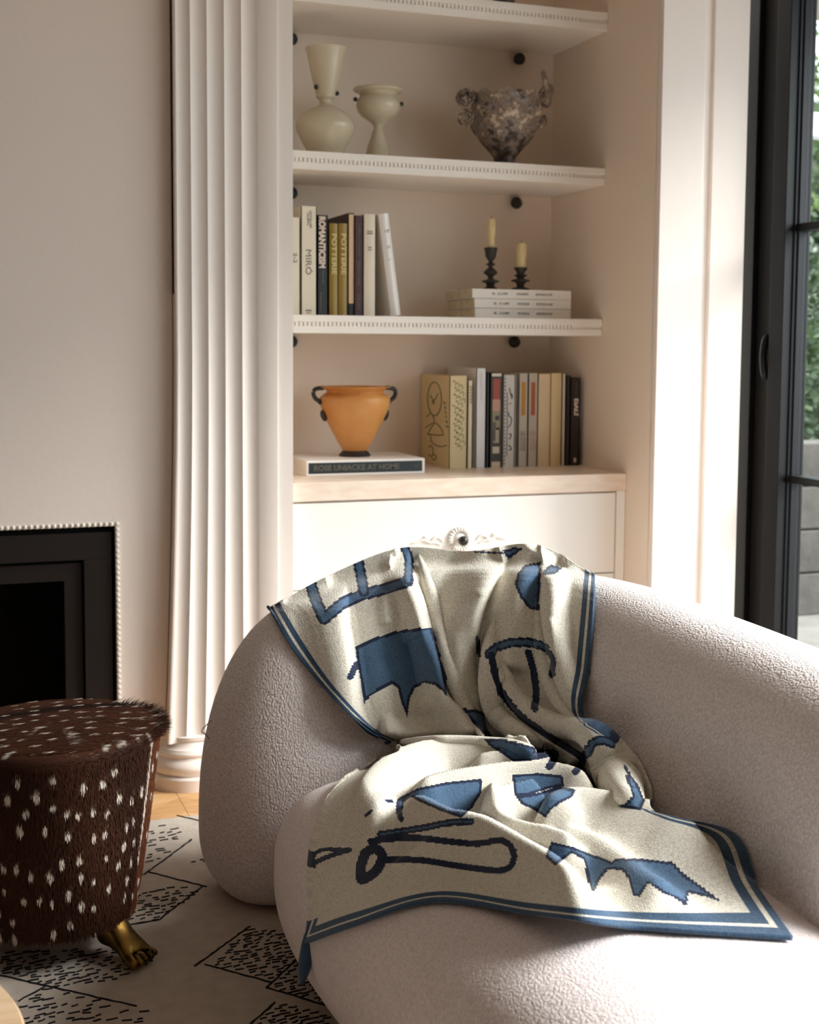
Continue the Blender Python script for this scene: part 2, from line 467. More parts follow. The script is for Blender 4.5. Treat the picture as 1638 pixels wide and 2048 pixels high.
dzm = zm[0]-zm[1]
zrails = sorted([zm[1]-dzm, zm[1], zm[0], zm[0]+dzm, zm[1]-dzm+.0])
yleaf = [y5, 2.12, 1.12, .12, DY0]
for i in range(4):
    ya, yb = yleaf[i], yleaf[i+1]
    if i: obj('stile', boxes((0, .06, ya-.04, ya+.04, .03, DZ1), bev=.002), M_door, door)
    lev = [.03]+[z for z in sorted(set(zrails)) if .1 < z < DZ1-.1]+[DZ1]
    for za_, zb2 in zip(lev, lev[1:]):
        obj('pane', boxes((.028, .032, yb, ya, za_, zb2)), pane_m, door)
    for z in lev[1:-1]:
        obj('muntin', boxes((.002, .055, yb, ya, z-.011, z+.011), bev=.002), M_door, door)

# ------------------------------------------------------------------ armchair
def boucle(name, c1, c2, bump=1.0):
    m = bpy.data.materials.new(name); m.use_nodes = True; nt = m.node_tree; b = nt.nodes['Principled BSDF']
    b.inputs['Roughness'].default_value = .92; b.inputs['Specular IOR Level'].default_value = .15
    b.inputs['Sheen Weight'].default_value = .25; b.inputs['Sheen Roughness'].default_value = .6
    tc = nt.nodes.new('ShaderNodeTexCoord')
    ns = nt.nodes.new('ShaderNodeTexNoise'); ns.inputs['Scale'].default_value = 60; ns.inputs['Detail'].default_value = 2
    mp = nt.nodes.new('ShaderNodeMapping'); mp.inputs['Scale'].default_value = (1, 1, .72)
    nt.links.new(tc.outputs['Object'], mp.inputs[0])
    ad = nt.nodes.new('ShaderNodeMixRGB'); ad.blend_type = 'LINEAR_LIGHT'; ad.inputs[0].default_value = .006
    nt.links.new(mp.outputs[0], ad.inputs[1]); nt.links.new(mp.outputs[0], ns.inputs['Vector']); nt.links.new(ns.outputs['Color'], ad.inputs[2])
    vo = nt.nodes.new('ShaderNodeTexVoronoi'); vo.feature = 'F1'; vo.inputs['Scale'].default_value = 215; vo.inputs['Randomness'].default_value = .8
    nt.links.new(ad.outputs[0], vo.inputs['Vector'])
    rp = nt.nodes.new('ShaderNodeValToRGB'); rp.color_ramp.elements[0].color = lin(c1)+(1,); rp.color_ramp.elements[1].color = lin(c2)+(1,)
    rp.color_ramp.elements[0].position = .15; rp.color_ramp.elements[1].position = .75
    nt.links.new(vo.outputs['Distance'], rp.inputs[0]); nt.links.new(rp.outputs[0], b.inputs['Base Color'])
    bp = nt.nodes.new('ShaderNodeBump'); bp.invert = True; bp.inputs['Strength'].default_value = .85*bump; bp.inputs['Distance'].default_value = .0022
    nt.links.new(vo.outputs['Distance'], bp.inputs['Height']); nt.links.new(bp.outputs[0], b.inputs['Normal'])
    return m
M_bouc = boucle('boucle_wool', (243, 233, 231), (216, 204, 201))
M_bouc2 = boucle('boucle_seat', (240, 228, 227), (220, 206, 204), .5)

def sgnpow(v, e): return math.copysign(abs(v)**e, v)
chair = thing('armchair', 'rounded off-white boucle armchair with wraparound back and one long arm', 'armchair', (.98, 2.35, 0))
CL = chair.location.copy()
def build_back():
    # plan centre line (x, y, half thickness, height)
    ctrl = [(.800, 2.826, .212, .642), (.87, 2.834, .210, .662), (.96, 2.836, .207, .683), (1.05, 2.825, .205, .695), (1.14, 2.80, .205, .702),
            (1.235, 2.74, .205, .707), (1.305, 2.64, .205, .709), (1.345, 2.51, .205, .711), (1.362, 2.36, .205, .712), (1.366, 2.18, .205, .708), (1.366, 2.0, .205, .705), (1.362, 1.8, .205, .70), (1.355, 1.66, .205, .695), (1.35, 1.54, .205, .69)]
    path = smooth_prof(ctrl, 6)
    N = 64; rings = []
    def section(c, n, ht, hh, zc, qt=1.0, qb=1.0, qn=1.0):
        out = []
        for k in range(N):
            a = 2*math.pi*k/N
            ca, sa = math.cos(a), math.sin(a)
            nn = ht*sgnpow(ca, 2/2.5)*qn
            zz = zc+((hh-zc)*qt if sa > 0 else zc*qb)*sgnpow(sa, 2/(2.3 if sa > 0 else 3.4))
            if sa > 0: nn *= 1-.10*(zz/hh)**2
            out.append(c+n*nn+Vector((0, 0, max(zz, .0125))))
        return out
    pts = [Vector((p[0], p[1], 0)) for p in path]
    m = len(pts)
    def tan(i): return (pts[min(i+1, m-1)]-pts[max(i-1, 0)]).normalized()
    t0 = tan(0); n0 = Vector((t0.y, -t0.x, 0))
    E = .252; ZE = .17
    for k in range(0, 22):
        a = math.pi/2*k/22
        e = math.cos(a); q = math.sin(a) if k else .012
        rings.append(section(pts[0]-t0*E*e, n0, path[0][2], path[0][3], ZE, max(q, .012)**.95, max((1-e**7), .03)**.6, max(q, .012)))
    for i in range(0, m):
        t = tan(i); u_ = min(1, i/12); zc = ZE+(path[i][3]*.46-ZE)*u_*u_*(3-2*u_)
        rings.append(section(pts[i], Vector((t.y, -t.x, 0)), path[i][2], path[i][3], zc))
    t1 = tan(m-1); n1 = Vector((t1.y, -t1.x, 0))
    for k in range(1, 15):
        a = math.pi/2*k/14; q = max(.012, math.cos(a))
        rings.append(section(pts[-1]+t1*.17*math.sin(a), n1, path[-1][2], path[-1][3], path[-1][3]*.46, q, max(1-math.sin(a)**7, .03)**.6, q))
    V = [v-CL for r in rings for v in r]; Fc = []
    for i in range(len(rings)-1):
        for k in range(N):
            j = (k+1) % N; Fc.append((i*N+k, (i+1)*N+k, (i+1)*N+j, i*N+j))
    Fc.append(tuple(range(N))); Fc.append(tuple(range(len(V)-N, len(V)))[::-1])
    o = pydata('backrest', V, Fc, M_bouc, chair)
    bm = bmesh.new(); bm.from_mesh(o.data); bmesh.ops.recalc_face_normals(bm, faces=bm.faces); bm.to_mesh(o.data); bm.free()
    return o
back = build_back()
def build_seat():
    NU, NV = 96, 48
    c = Vector((.935, 1.84, 0)); hx, hy = .335, .745
    z0, z1 = .0125, .412
    V, Fc = [], []
    for i in range(NV+1):
        b = -math.pi/2+math.pi*i/NV
        cb, sb = sgnpow(math.cos(b), 2/2.9), sgnpow(math.sin(b), 2/2.9)
        for k in range(NU):
            a = 2*math.pi*k/NU
            x = hx*cb*sgnpow(math.cos(a), 2/3.2); y = hy*cb*sgnpow(math.sin(a), 2/3.2)
            zc = .21; z = zc+((z1-zc) if sb > 0 else (zc-z0))*sb
            if sb < 0: y *= 1; x *= 1-.10*sb*sb
            if sb > 0: z += .012*(1-(x/hx)**2)*(1-(y/hy)**2)
            V.append((c.x+x-.055*y/.7-CL.x, c.y+y-CL.y, z))
    for i in range(NV):
        for k in range(NU):
            j = (k+1) % NU; Fc.append((i*NU+k, i*NU+j, (i+1)*NU+j, (i+1)*NU+k))
    me_o = pydata('seat', V, Fc, M_bouc2, chair)
    return me_o
seat = build_seat()
# loose thread
tp = [on(x, y, 'Y', 2.79) for x, y in ((424, 1440), (413, 1450), (403, 1462), (410, 1468), (419, 1478))]
bm = bmesh.new(); tube(bm, [p-CL for p in smooth_prof([tuple(p) for p in tp], 5)] if False else [Vector(p)-CL for p in smooth_prof([tuple(p) for p in tp], 5)], .0011, 5)
obj('loose_thread', bm, mat('thread', (150, 135, 122), .9), chair)

# ------------------------------------------------------------------ blanket
exec_blanket = True
def chair_bvh():
    V, P = [], []
    for o in (back, seat):
        b = len(V); V += [v.co+CL for v in o.data.vertices]; P += [tuple(b+i for i in p.vertices) for p in o.data.polygons]
    return BVHTree.FromPolygons(V, P)
def cr(P, t):
    """Catmull-Rom over array P (n, ...) at params t (0..n-1)"""
    n = len(P); i = np.clip(np.floor(t).astype(int), 0, n-2); f = (t-i)
    p0 = P[np.clip(i-1, 0, n-1)]; p1 = P[i]; p2 = P[i+1]; p3 = P[np.clip(i+2, 0, n-1)]
    p0 = np.where((i == 0)[..., None], 2*p1-p2, p0) if P.ndim == 2 else p0
    p3 = np.where((i == n-2)[..., None], 2*p2-p1, p3) if P.ndim == 2 else p3
    f = f[..., None] if P.ndim == 2 else f
    return .5*(2*p1+(p2-p0)*f+(2*p0-5*p1+4*p2-p3)*f**2+(-p0+3*p1-3*p2+p3)*f**3)
NET = [
 [(538,1217),(655,1152),(800,1096),(935,1102),(1075,1089),(1190,1152)],
 [(585,1296),(700,1230),(820,1185),(940,1185),(1060,1180),(1184,1240)],
 [(650,1378),(735,1330),(835,1290),(940,1280),(1055,1280),(1175,1335)],
 [(735,1460),(790,1425),(865,1390),(955,1375),(1060,1375),(1166,1440)],
 [(800,1497),(850,1478),(920,1470),(1000,1470),(1115,1470),(1258,1500)],
 [(745,1525),(820,1520),(910,1520),(1010,1530),(1138,1530),(1296,1568)],
 [(680,1575),(780,1580),(890,1580),(1010,1580),(1145,1580),(1304,1617)],
 [(640,1660),(750,1650),(880,1650),(1020,1640),(1180,1640),(1352,1634)],
 [(624,1740),(740,1725),(890,1720),(1050,1715),(1235,1705),(1466,1668)],
 [(622,1820),(735,1785),(885,1760),(1060,1775),(1260,1785),(1512,1765)],
 [(604,1888),(700,1852),(870,1800),(1070,1830),(1280,1853),(1586,1873)]]
NETA = np.array(NET, float)
def net(u, v):
    """u,v in 0..1 -> picture-plane plan coordinates"""
    out = []
    rows = np.stack([cr(NETA[i], u*5.0) for i in range(len(NET))])      # (rows, n, 2)
    n = len(NET); t = v*(n-1)
    i = np.clip(np.floor(t).astype(int), 0, n-2); f = (t-i)[:, None]; idx = np.arange(len(u))
    p1 = rows[i, idx]; p2 = rows[i+1, idx]
    p0 = np.where((i == 0)[:, None], 2*p1-p2, rows[np.clip(i-1, 0, n-1), idx]); p3 = np.where((i == n-2)[:, None], 2*p2-p1, rows[np.clip(i+2, 0, n-1), idx])
    return .5*(2*p1+(p2-p0)*f+(2*p0-5*p1+4*p2-p3)*f**2+(-p0+3*p1-3*p2+p3)*f**3)
# folds. soft: (points, height m, width left px, width right px); lap: an edge that lies over what is beside it:
# (points, side of the raised cloth seen along the line: +1 right-hand / -1 left-hand, height m, roll width, fall-off width)
SOFT = [
 ([(770,1180),(772,1220),(775,1250)], .014, 16, 20),
 ([(1080,1090),(1050,1140),(1030,1200),(1022,1280),(1010,1340)], .056, 50, 44),
 ([(975,1300),(972,1350),(985,1410),(1010,1450),(1060,1475),(1110,1495)], .045, 18, 20),
 ([(1012,1340),(1020,1380),(1046,1415),(1078,1437),(1110,1456),(1160,1455),(1195,1470),(1215,1500)], .066, 18, 18),
 ([(1180,1452),(1205,1500),(1225,1550),(1250,1595)], .070, 36, 32),
 ([(1096,1230),(1100,1300),(1112,1350),(1135,1405)], .020, 16, 14),
 ([(790,1455),(860,1440),(930,1450)], -.012, 26, 26),
 ([(800,1290),(830,1340),(860,1400)], -.020, 40, 36),
 ([(940,1180),(930,1250),(940,1330),(950,1400)], -.016, 30, 24),
]
LAPS = [
 ([(818,1095),(830,1150),(850,1200),(866,1258),(880,1320),(896,1385),(926,1418),(950,1452),(972,1480)], -1, .056, 22, 48),
 ([(690,1160),(696,1214),(702,1258),(710,1299),(719,1357),(725,1410),(737,1445),(763,1477),(792,1502)], -1, .048, 22, 90),
 ([(1030,1100),(1007,1136),(984,1182),(968,1225),(960,1268),(951,1307),(953,1350),(960,1386),(970,1433),(980,1462),(1000,1480)], -1, .070, 30, 74),
 ([(1082,1126),(1081,1160),(1079,1222),(1087,1268),(1093,1307),(1106,1354),(1126,1400),(1156,1444)], 1, .056, 22, 44),
 ([(1022,1335),(1012,1352),(1009,1383),(1030,1415),(1060,1439),(1095,1464),(1130,1486),(1160,1508),(1176,1530)], -1, .050, 16, 30),
 ([(1150,1530),(1162,1552),(1189,1583),(1232,1609),(1280,1622)], -1, .060, 22, 80),
 ([(755,1474),(800,1478),(880,1474),(968,1477),(1060,1490)], 1, .040, 12, 40),
]
# ridges of the cloth lying on the seat: (line of the crest as seen, height m, half width behind m, half width in front m)
PLAN = [
 ([(668,1620),(694,1575),(740,1535),(813,1503),(879,1490),(940,1492),(1000,1500),(1070,1506)], .075, .026, .085),
 ([(1000,1494),(1035,1498),(1072,1512)], .092, .014, .015),
 ([(940,1530),(990,1529),(1060,1526),(1105,1514)], .066, .012, .022),
 ([(806,1588),(850,1572),(880,1566),(946,1558),(1024,1548),(1110,1548),(1162,1561),(1190,1580)], .064, .020, .048),
 ([(775,1600),(822,1596),(866,1618),(910,1639),(954,1651),(990,1670),(1034,1696),(1093,1730),(1137,1764),(1185,1800)], .082, .050, .028),
 ([(790,1600),(748,1622),(712,1645),(698,1690)], .040, .030, .035),
 ([(640,1725),(690,1699),(756,1678),(820,1680),(895,1688),(960,1696)], .040, .016, .045),
 ([(975,1625),(983,1607),(1005,1598),(1040,1592),(1085,1578)], .072, .018, .032),
 ([(978,1612),(990,1640),(1020,1662),(1093,1684),(1166,1706)], .058, .028, .022),
 ([(1086,1640),(1100,1620),(1143,1607),(1209,1611),(1275,1624),(1340,1636),(1440,1668)], .075, .022, .080),
 ([(1100,1684),(1179,1698),(1251,1744),(1284,1770),(1350,1800)], .040, .040, .035),
 ([(660,1790),(700,1765),(750,1752)], .022, .03, .05),
 ([(1180,1800),(1250,1815),(1330,1838)], .014, .03, .03),
]
# rolls: (x, y, half width) along the roll as seen
ROLLS = [
 [(1008,1325,2),(1013,1348,10),(1023,1382,17),(1048,1414,20),(1082,1437,21),(1120,1452,22),(1160,1460,24),(1192,1476,33),(1216,1510,42),(1234,1550,46),(1248,1584,38),(1262,1606,22),(1270,1618,3)],
 [(990,1235,3),(984,1280,16),(982,1330,24),(984,1380,27),(996,1425,26),(1022,1456,22),(1060,1480,16),(1095,1498,4)],
 [(1074,1190,2),(1076,1230,9),(1083,1290,15),(1098,1350,18),(1120,1400,18),(1144,1434,13),(1158,1450,2)],
 [(838,1110,2),(850,1150,11),(866,1210,16),(884,1280,17),(903,1345,17),(926,1400,16),(948,1445,12),(968,1478,2)],
 [(770,1486,2),(810,1484,7),(870,1480,9),(930,1481,10),(980,1485,11),(1025,1491,13),(1058,1502,13),(1072,1514,3)],
]
def polydist(px, py, pts):
    """signed distance to polyline + param"""
    best = np.full(px.shape, 1e9); sg = np.zeros(px.shape); par = np.zeros(px.shape)
    n = len(pts)-1
    for i in range(n):
        (ax, ay), (bx, by) = pts[i], pts[i+1]
        dx, dy = bx-ax, by-ay; L2 = dx*dx+dy*dy
        t = np.clip(((px-ax)*dx+(py-ay)*dy)/L2, 0, 1)
        qx, qy = px-(ax+t*dx), py-(ay+t*dy); d = np.hypot(qx, qy)
        s = np.sign(dx*qy-dy*qx)        # >0: right side of travel in y-down picture when heading down => left in picture
        m = d < best
        best = np.where(m, d, best); sg = np.where(m, s, sg); par = np.where(m, (i+t)/n, par)
    return best, sg, par
def smooth_line(pts, n=5): return [(p[0], p[1]) for p in smooth_prof(pts, n)]
def fold_height(px, py):
    H = np.zeros(px.shape)
    def fade_(par, n=.10):
        f = np.clip(np.minimum(par, 1-par)/n, 0, 1); return f*f*(3-2*f)
    for pts, amp, wl, wr in SOFT:
        d, s, par = polydist(px, py, smooth_line(pts))
        q = d/np.where(s < 0, wr, wl).astype(float)
        H += amp*(.25+.75*fade_(par))*np.exp(-q*q*1.2)
    for pts, side, h, r, D in LAPS:
        d, s, par = polydist(px, py, smooth_line(pts))
        hi = (s*side < 0)
        t = np.clip(d/r, 0, 1); up = np.sqrt(1-(1-t)**2)
        g = np.clip((d-r)/D, 0, 1); dn = 1-g*g*(3-2*g)
        low = -.18*np.exp(-(d/(r*1.1))**2)
        H += h*fade_(par, .14)*np.where(hi, up*dn, low)
    return H
def in_poly(px, py, P):
    ins = np.zeros(px.shape, bool); n = len(P)
    for i in range(n):
        (x1, y1), (x2, y2) = P[i], P[(i+1) % n]
        if y1 == y2: continue
        c = ((y1 > py) != (y2 > py)) & (px < (x2-x1)*(py-y1)/(y2-y1)+x1)
        ins ^= c
    return ins
A_ = lambda pts: [(500+x/1.9976, 1060+y/1.9976) for x, y in pts]
B_ = lambda pts: [(540+x/1.4918, 1430+y/1.4918) for x, y in pts]
FILLS = [
 A_([(420,465),(500,430),(600,400),(725,388),(740,430),(765,520),(785,590),(787,668),(770,645),(740,620),(700,610),(660,630),(640,670),(628,748),(605,690),(590,630),(570,615),(520,640),(480,665),(455,695),(445,620),(430,540)]),
 A_([(1160,128),(1100,138),(1066,175),(1058,220),(1080,270),(1118,318),(1155,320),(1158,260),(1162,180)]),
 A_([(1165,170),(1200,138),(1250,150),(1222,176),(1180,180)]),
 A_([(850,712),(900,715),(935,730),(945,790),(972,832),(930,812),(890,770)]),
 A_([(935,835),(1000,833),(1080,850),(1140,872),(1157,905),(1120,924),(1050,926),(1010,895),(960,865)]),
 A_([(1490,925),(1540,1000),(1578,1080),(1562,1120),(1465,1105),(1500,1092),(1528,1060),(1510,1000)]),
 A_([(1010,80),(1060,68),(1090,75),(1060,98),(1030,118)]),
 B_([(380,250),(440,218),(530,200),(632,190),(632,230),(602,280),(570,307),(520,290),(460,265),(420,245),(400,260),(392,310),(378,290)]),
 B_([(722,178),(800,173),(872,180),(880,212),(830,220),(770,240),(730,242)]),
 B_([(733,243),(800,232),(860,213),(914,222),(902,245),(862,265),(837,285),(822,307),(790,285),(750,265)]),
 B_([(820,422),(840,378),(900,392),(960,415),(1020,438),(1030,428),(1100,428),(1200,438),(1242,480),(1300,520),(1350,560),(1310,545),(1250,530),(1242,573),(1215,550),(1170,530),(1130,502),(1102,542),(1080,537),(1070,490),(1050,463),(1010,460),(985,490),(965,532),(950,500),(935,430),(900,413),(850,450)]),
]
STROKES = [   # points, width, blue heart inside a navy edge?
 (A_([(242,215),(260,275),(295,355),(370,292),(450,258),(540,235),(630,205)]), 24, True),
 (A_([(433,128),(455,245)]), 22, True),
 (A_([(615,55),(636,120),(632,200)]), 19, True),
 (A_([(955,495),(985,468),(1040,450),(1110,448),(1160,460),(1178,470)]), 19, True),
 (A_([(1195,490),(1210,520),(1208,580)]), 12, False),
 (A_([(962,500),(980,580),(1005,650),(1070,730),(1150,795),(1250,860),(1328,915),(1300,965)]), 14, False),
 (A_([(1112,490),(1132,560),(1143,640),(1140,715)]), 14, False),
 (A_([(1345,895),(1372,852),(1412,838),(1448,852)]), 19, True),
 (A_([(1140,905),(1212,890),(1215,915),(1195,945)]), 15, False),
 (A_([(400,588),(424,540)]), 13, False),
 (A_([(900,88),(1010,92)]), 4, False),
 (A_([(908,430),(916,500)]), 8, False),
 (B_([(281,415),(312,398),(334,418),(324,455),(300,478),(272,490),(272,450),(284,412)]), 20, False),
 (B_([(335,432),(450,433),(560,450),(680,464),(720,448),(726,405),(690,374),(620,384),(540,378),(420,366),(300,376)]), 13, False),
 (B_([(330,356),(450,338),(530,322),(600,318)]), 14, True),
 (B_([(132,452),(130,420),(160,402),(240,402)]), 8, False),
 (B_([(135,440),(180,420),(235,403)]), 10, False),
 (B_([(285,300),(302,286)]), 6, False),
 (B_([(347,255),(365,258)]), 6, False),
 (B_([(384,262),(384,290),(392,312)]), 11, False),
]
def bake_pattern(NX=250, NY=320):
    u, v = np.meshgrid((np.arange(NX)+.5)/NX, (np.arange(NY)+.5)/NY)
    p = net(u.ravel(), v.ravel()); px, py = p[:, 0], p[:, 1]
    cream = np.array(lin((232, 225, 211))); navy = np.array(lin((36, 45, 70))); blue = np.array(lin((80, 107, 136))); bord = np.array(lin((64, 88, 114)))
    r = np.random.default_rng(3)
    code = np.zeros(px.shape, int)
    for si, (pts, w, edged) in enumerate(STROKES):
        if si > 3 and len(pts) > 2: pts = smooth_line(pts, 4)
        d, s, par = polydist(px, py, pts)
        code = np.where((d < w/2), np.where((d < w/2-5.0) & edged, 2, 1), code)
    for P in FILLS:
        ins = in_poly(px, py, P); d, s, par = polydist(px, py, P+[P[0]])
        code = np.where(ins, np.where(d < 5.5, 1, 2), code)
    U, V = u.ravel(), v.ravel()
    # border bands
    eu = np.minimum(np.where((V > .36) & (V < .93), 1., U*.95), np.where((V > .355) & (V < .62), 1., (1-U)*.95))
    ev = (1-V)*.80
    e = np.minimum(eu, ev)
    code = np.where(e < .034, np.where((e > .0125) & (e < .018), 0, 3), code)
    col = np.stack([cream, navy, blue, bord])[code]
    col = col*(1+r.normal(0, .045, px.shape))[:, None]
    img = bpy.data.images.new('knit_pattern', NX, NY, float_buffer=True)
    img.colorspace_settings.name = 'Non-Color'
    a = np.ones((NY, NX, 4), np.float32); a[..., :3] = np.clip(col.reshape(NY, NX, 3), 0, 1)
    img.pixels.foreach_set(a.ravel()); img.update()
    return img
def blanket_mat(img):
    m = bpy.data.materials.new('knit_wool'); m.use_nodes = True; nt = m.node_tree; b = nt.nodes['Principled BSDF']
    b.inputs['Roughness'].default_value = .9; b.inputs['Specular IOR Level'].default_value = .15; b.inputs['Sheen Weight'].default_value = .2
    uv = nt.nodes.new('ShaderNodeUVMap'); ti = nt.nodes.new('ShaderNodeTexImage'); ti.image = img; ti.interpolation = 'Closest'; ti.extension = 'EXTEND'
    nt.links.new(uv.outputs[0], ti.inputs[0])
    mp = nt.nodes.new('ShaderNodeMapping'); mp.inputs['Scale'].default_value = (240, 190, 1)
    nt.links.new(uv.outputs[0], mp.inputs[0])
    vo = nt.nodes.new('ShaderNodeTexVoronoi'); vo.inputs['Scale'].default_value = 1.; vo.inputs['Randomness'].default_value = .55
    nt.links.new(mp.outputs[0], vo.inputs['Vector'])
    mul = nt.nodes.new('ShaderNodeMixRGB'); mul.blend_type = 'MULTIPLY'; mul.inputs[0].default_value = 1
    rp = nt.nodes.new('ShaderNodeValToRGB'); rp.color_ramp.elements[0].color = (1, 1, 1, 1); rp.color_ramp.elements[1].color = (.72, .72, .72, 1)
    rp.color_ramp.elements[0].position = .25; rp.color_ramp.elements[1].position = .8
    nt.links.new(vo.outputs['Distance'], rp.inputs[0])
    nt.links.new(ti.outputs[0], mul.inputs[1]); nt.links.new(rp.outputs[0], mul.inputs[2]); nt.links.new(mul.outputs[0], b.inputs['Base Color'])
    bp = nt.nodes.new('ShaderNodeBump'); bp.invert = True; bp.inputs['Strength'].default_value = .5; bp.inputs['Distance'].default_value = .0015
    nt.links.new(vo.outputs['Distance'], bp.inputs['Height']); nt.links.new(bp.outputs[0], b.inputs['Normal'])
    return m
def build_blanket():
    bvh = chair_bvh()
    NU, NV = 400, 480
    u, v = np.meshgrid(np.linspace(0, 1, NU), np.linspace(0, 1, NV))
    p = net(u.ravel(), v.ravel()); px, py = p[:, 0], p[:, 1]
    dep = np.zeros(px.shape); cosn = np.ones(px.shape)
    prev = 2.9
    for i in range(len(px)):
        d = ray(px[i], py[i]); L = d.length; dn = d/L
        loc, nor, idx, dist = bvh.ray_cast(CAM, dn)
        if loc is not None:
            dep[i] = dist; cosn[i] = max(.30, abs(nor.dot(dn))); prev = dist
        else:
            best = (1e9, prev)
            for t in np.linspace(1.7, 3.2, 46):
                q = bvh.find_nearest(CAM+dn*float(t))
                if q[3] < best[0]: best = (q[3], float(t))
            dep[i] = best[1]; cosn[i] = .5
    D = dep.reshape(NV, NU); Cn = cosn.reshape(NV, NU)
    def blur(A, k, it):
        for _ in range(it):
            P = np.pad(A, k, mode='edge'); c = np.cumsum(P, 0); c = np.vstack([np.zeros((1, c.shape[1])), c]); A1 = (c[2*k+1:]-c[:-2*k-1])/(2*k+1)
            c = np.cumsum(A1, 1); c = np.hstack([np.zeros((c.shape[0], 1)), c]); A = (c[:, 2*k+1:]-c[:, :-2*k-1])/(2*k+1)
        return A
    Db = np.minimum(blur(D, 5, 2), D)
    Db = np.minimum(blur(Db, 3, 1), D)
    Cb = blur(Cn, 6, 2)
    hh = fold_height(px, py).reshape(NV, NU)
    hh = .4*hh+.6*blur(hh, 1, 2)
    dd = Db-.010/np.clip(Cb, .38, 1)-np.maximum(hh, -.006)
    # the cloth on the seat: a height map over the plan, met by each line of sight
    X0, Y0, RS = .48, 1.38, .004
    nx, ny = int(1.0/RS), int(1.36/RS)
    gx, gy = np.meshgrid(X0+np.arange(nx)*RS, Y0+np.arange(ny)*RS)
    sv = [v_.co+CL for v_ in seat.data.vertices]; sb = BVHTree.FromPolygons(sv, [tuple(q.vertices) for q in seat.data.polygons])
    zs = np.zeros((ny, nx))
    for j in range(ny):
        for i in range(nx):
            h_ = sb.ray_cast(Vector((X0+i*RS, Y0+j*RS, 1)), Vector((0, 0, -1)))[0]
            zs[j, i] = h_.z if h_ is not None else -.3
    on_top = np.clip((zs-.345)/.045, 0, 1); on_top = on_top*on_top*(3-2*on_top)
    HP = np.zeros((ny, nx))
    for pts, h, wu, wd in PLAN:
        w = []
        for q in smooth_line(pts, 4): p_ = on(q[0], q[1], 'Z', .412+h*.9); w.append((p_.x, p_.y))
        d, sg, par = polydist(gx, gy, w)
        f = np.clip(np.minimum(par, 1-par)/.14, 0, 1); f = f*f*(3-2*f)
        q = d/np.where(sg > 0, wu, wd)
        HP += (h*(.35+.65*f)*np.exp(-q*q*1.1))**2.5
    HP = blur(HP**.4, 1, 3)*on_top
    ZT_ = np.where(zs > .34, zs+.010+HP, -.3)
    rd = np.array([tuple(ray(a_, b_).normalized()) for a_, b_ in zip(px, py)])
    sel = np.where(py > 1440)[0]
    best = np.full(len(px), 1e9); prevd = np.full(len(sel), -1.)
    hit = np.zeros(len(sel), bool); tp = np.full(len(sel), 1.4)
    for t in np.arange(1.4, 3.05, .006):
        P_ = rd[sel]*t; fx = (P_[:, 0]-X0)/RS; fy = (P_[:, 1]-Y0)/RS; zz = P_[:, 2]+CAM_H
        ok = (fx > 0) & (fx < nx-2) & (fy > 0) & (fy < ny-2)
        ix = np.clip(fx.astype(int), 0, nx-2); iy = np.clip(fy.astype(int), 0, ny-2); ax, ay = fx-ix, fy-iy
        zm_ = (ZT_[iy, ix]*(1-ax)+ZT_[iy, ix+1]*ax)*(1-ay)+(ZT_[iy+1, ix]*(1-ax)+ZT_[iy+1, ix+1]*ax)*ay
        df = np.where(ok, zz-zm_, 1.)
        new = (~hit) & (df < 0)
        fr_ = np.where(prevd > 0, prevd/np.maximum(prevd-df, 1e-6), 1.)
        best[sel[new]] = (t-.006*(1-fr_))[new]
        hit |= new; prevd = df
    dd = np.minimum(dd, best.reshape(NV, NU))
    Vx = []
    for i, t in enumerate(dd.ravel()):
        d = ray(px[i], py[i]).normalized(); Vx.append(CAM+d*float(t))
    # continue over the top and down behind the back
    back_rows = []
    NB = 46
    cur = [Vx[j] for j in range(NU)]
    hor = Vector((AF.x, AF.y, 0)).normalized()
    off = [max(.010, (bvh.find_nearest(q)[3])) for q in cur]
    dirs = [Vector((hor.x, hor.y, -.26)).normalized() for _ in cur]
    for b in range(NB):
        nxt = []
        for j in range(NU):
            q = cur[j]+dirs[j]*.009
            loc, nor, idx, dist = bvh.find_nearest(q)
            if (q-loc).dot(nor) < 0: nor = nor
            t2 = loc+nor*((off[j]-.009)*max(0, 1-(b+1)/6)+.009)
            nd = (t2-cur[j]); 
            if nd.length < 1e-5: nd = dirs[j]
            nd.normalize(); dirs[j] = (dirs[j]*.5+nd*.5).normalized()
            nxt.append(t2)
        # relax along the row
        arr = np.array([tuple(q) for q in nxt]); a2 = np.pad(arr, ((2, 2), (0, 0)), mode='edge'); arr = (a2[:-4]+a2[1:-3]+a2[2:-2]+a2[3:-1]+a2[4:])/5
        nxt = [Vector(q) for q in arr]
        back_rows.append(nxt); cur = nxt
    V = []; UV = []
    for b in reversed(range(NB)):
        for j in range(NU): V.append(back_rows[b][j]); UV.append((u[0, j], max(0., .0-.0)))
    V += Vx; UV += list(zip(u.ravel(), v.ravel()))
    R = NB+NV; Fc = []
    for i in range(R-1):
        for j in range(NU-1): Fc.append((i*NU+j, (i+1)*NU+j, (i+1)*NU+j+1, i*NU+j+1))
    # the left edge of the lower part is folded under
    away = AF.copy()
    L0 = len(V)
    for i in range(R):
        e = V[i*NU]; o_ = Vector((0, 0, 0))
        for ii in range(max(0, i-8), min(R, i+9)): o_ += V[ii*NU]-V[ii*NU+10]
        o_.normalize()
        vv = (i-NB)/(NV-1)
        w_ = max(0, min(1, (vv-.56)/.08, (.96-vv)/.05)); r_ = .002+.016*w_
        for k in range(1, 9):
            th = math.radians(18*k); V.append(e+o_*r_*math.sin(th)+away*r_*1.6*(1-math.cos(th))); UV.append(UV[i*NU])
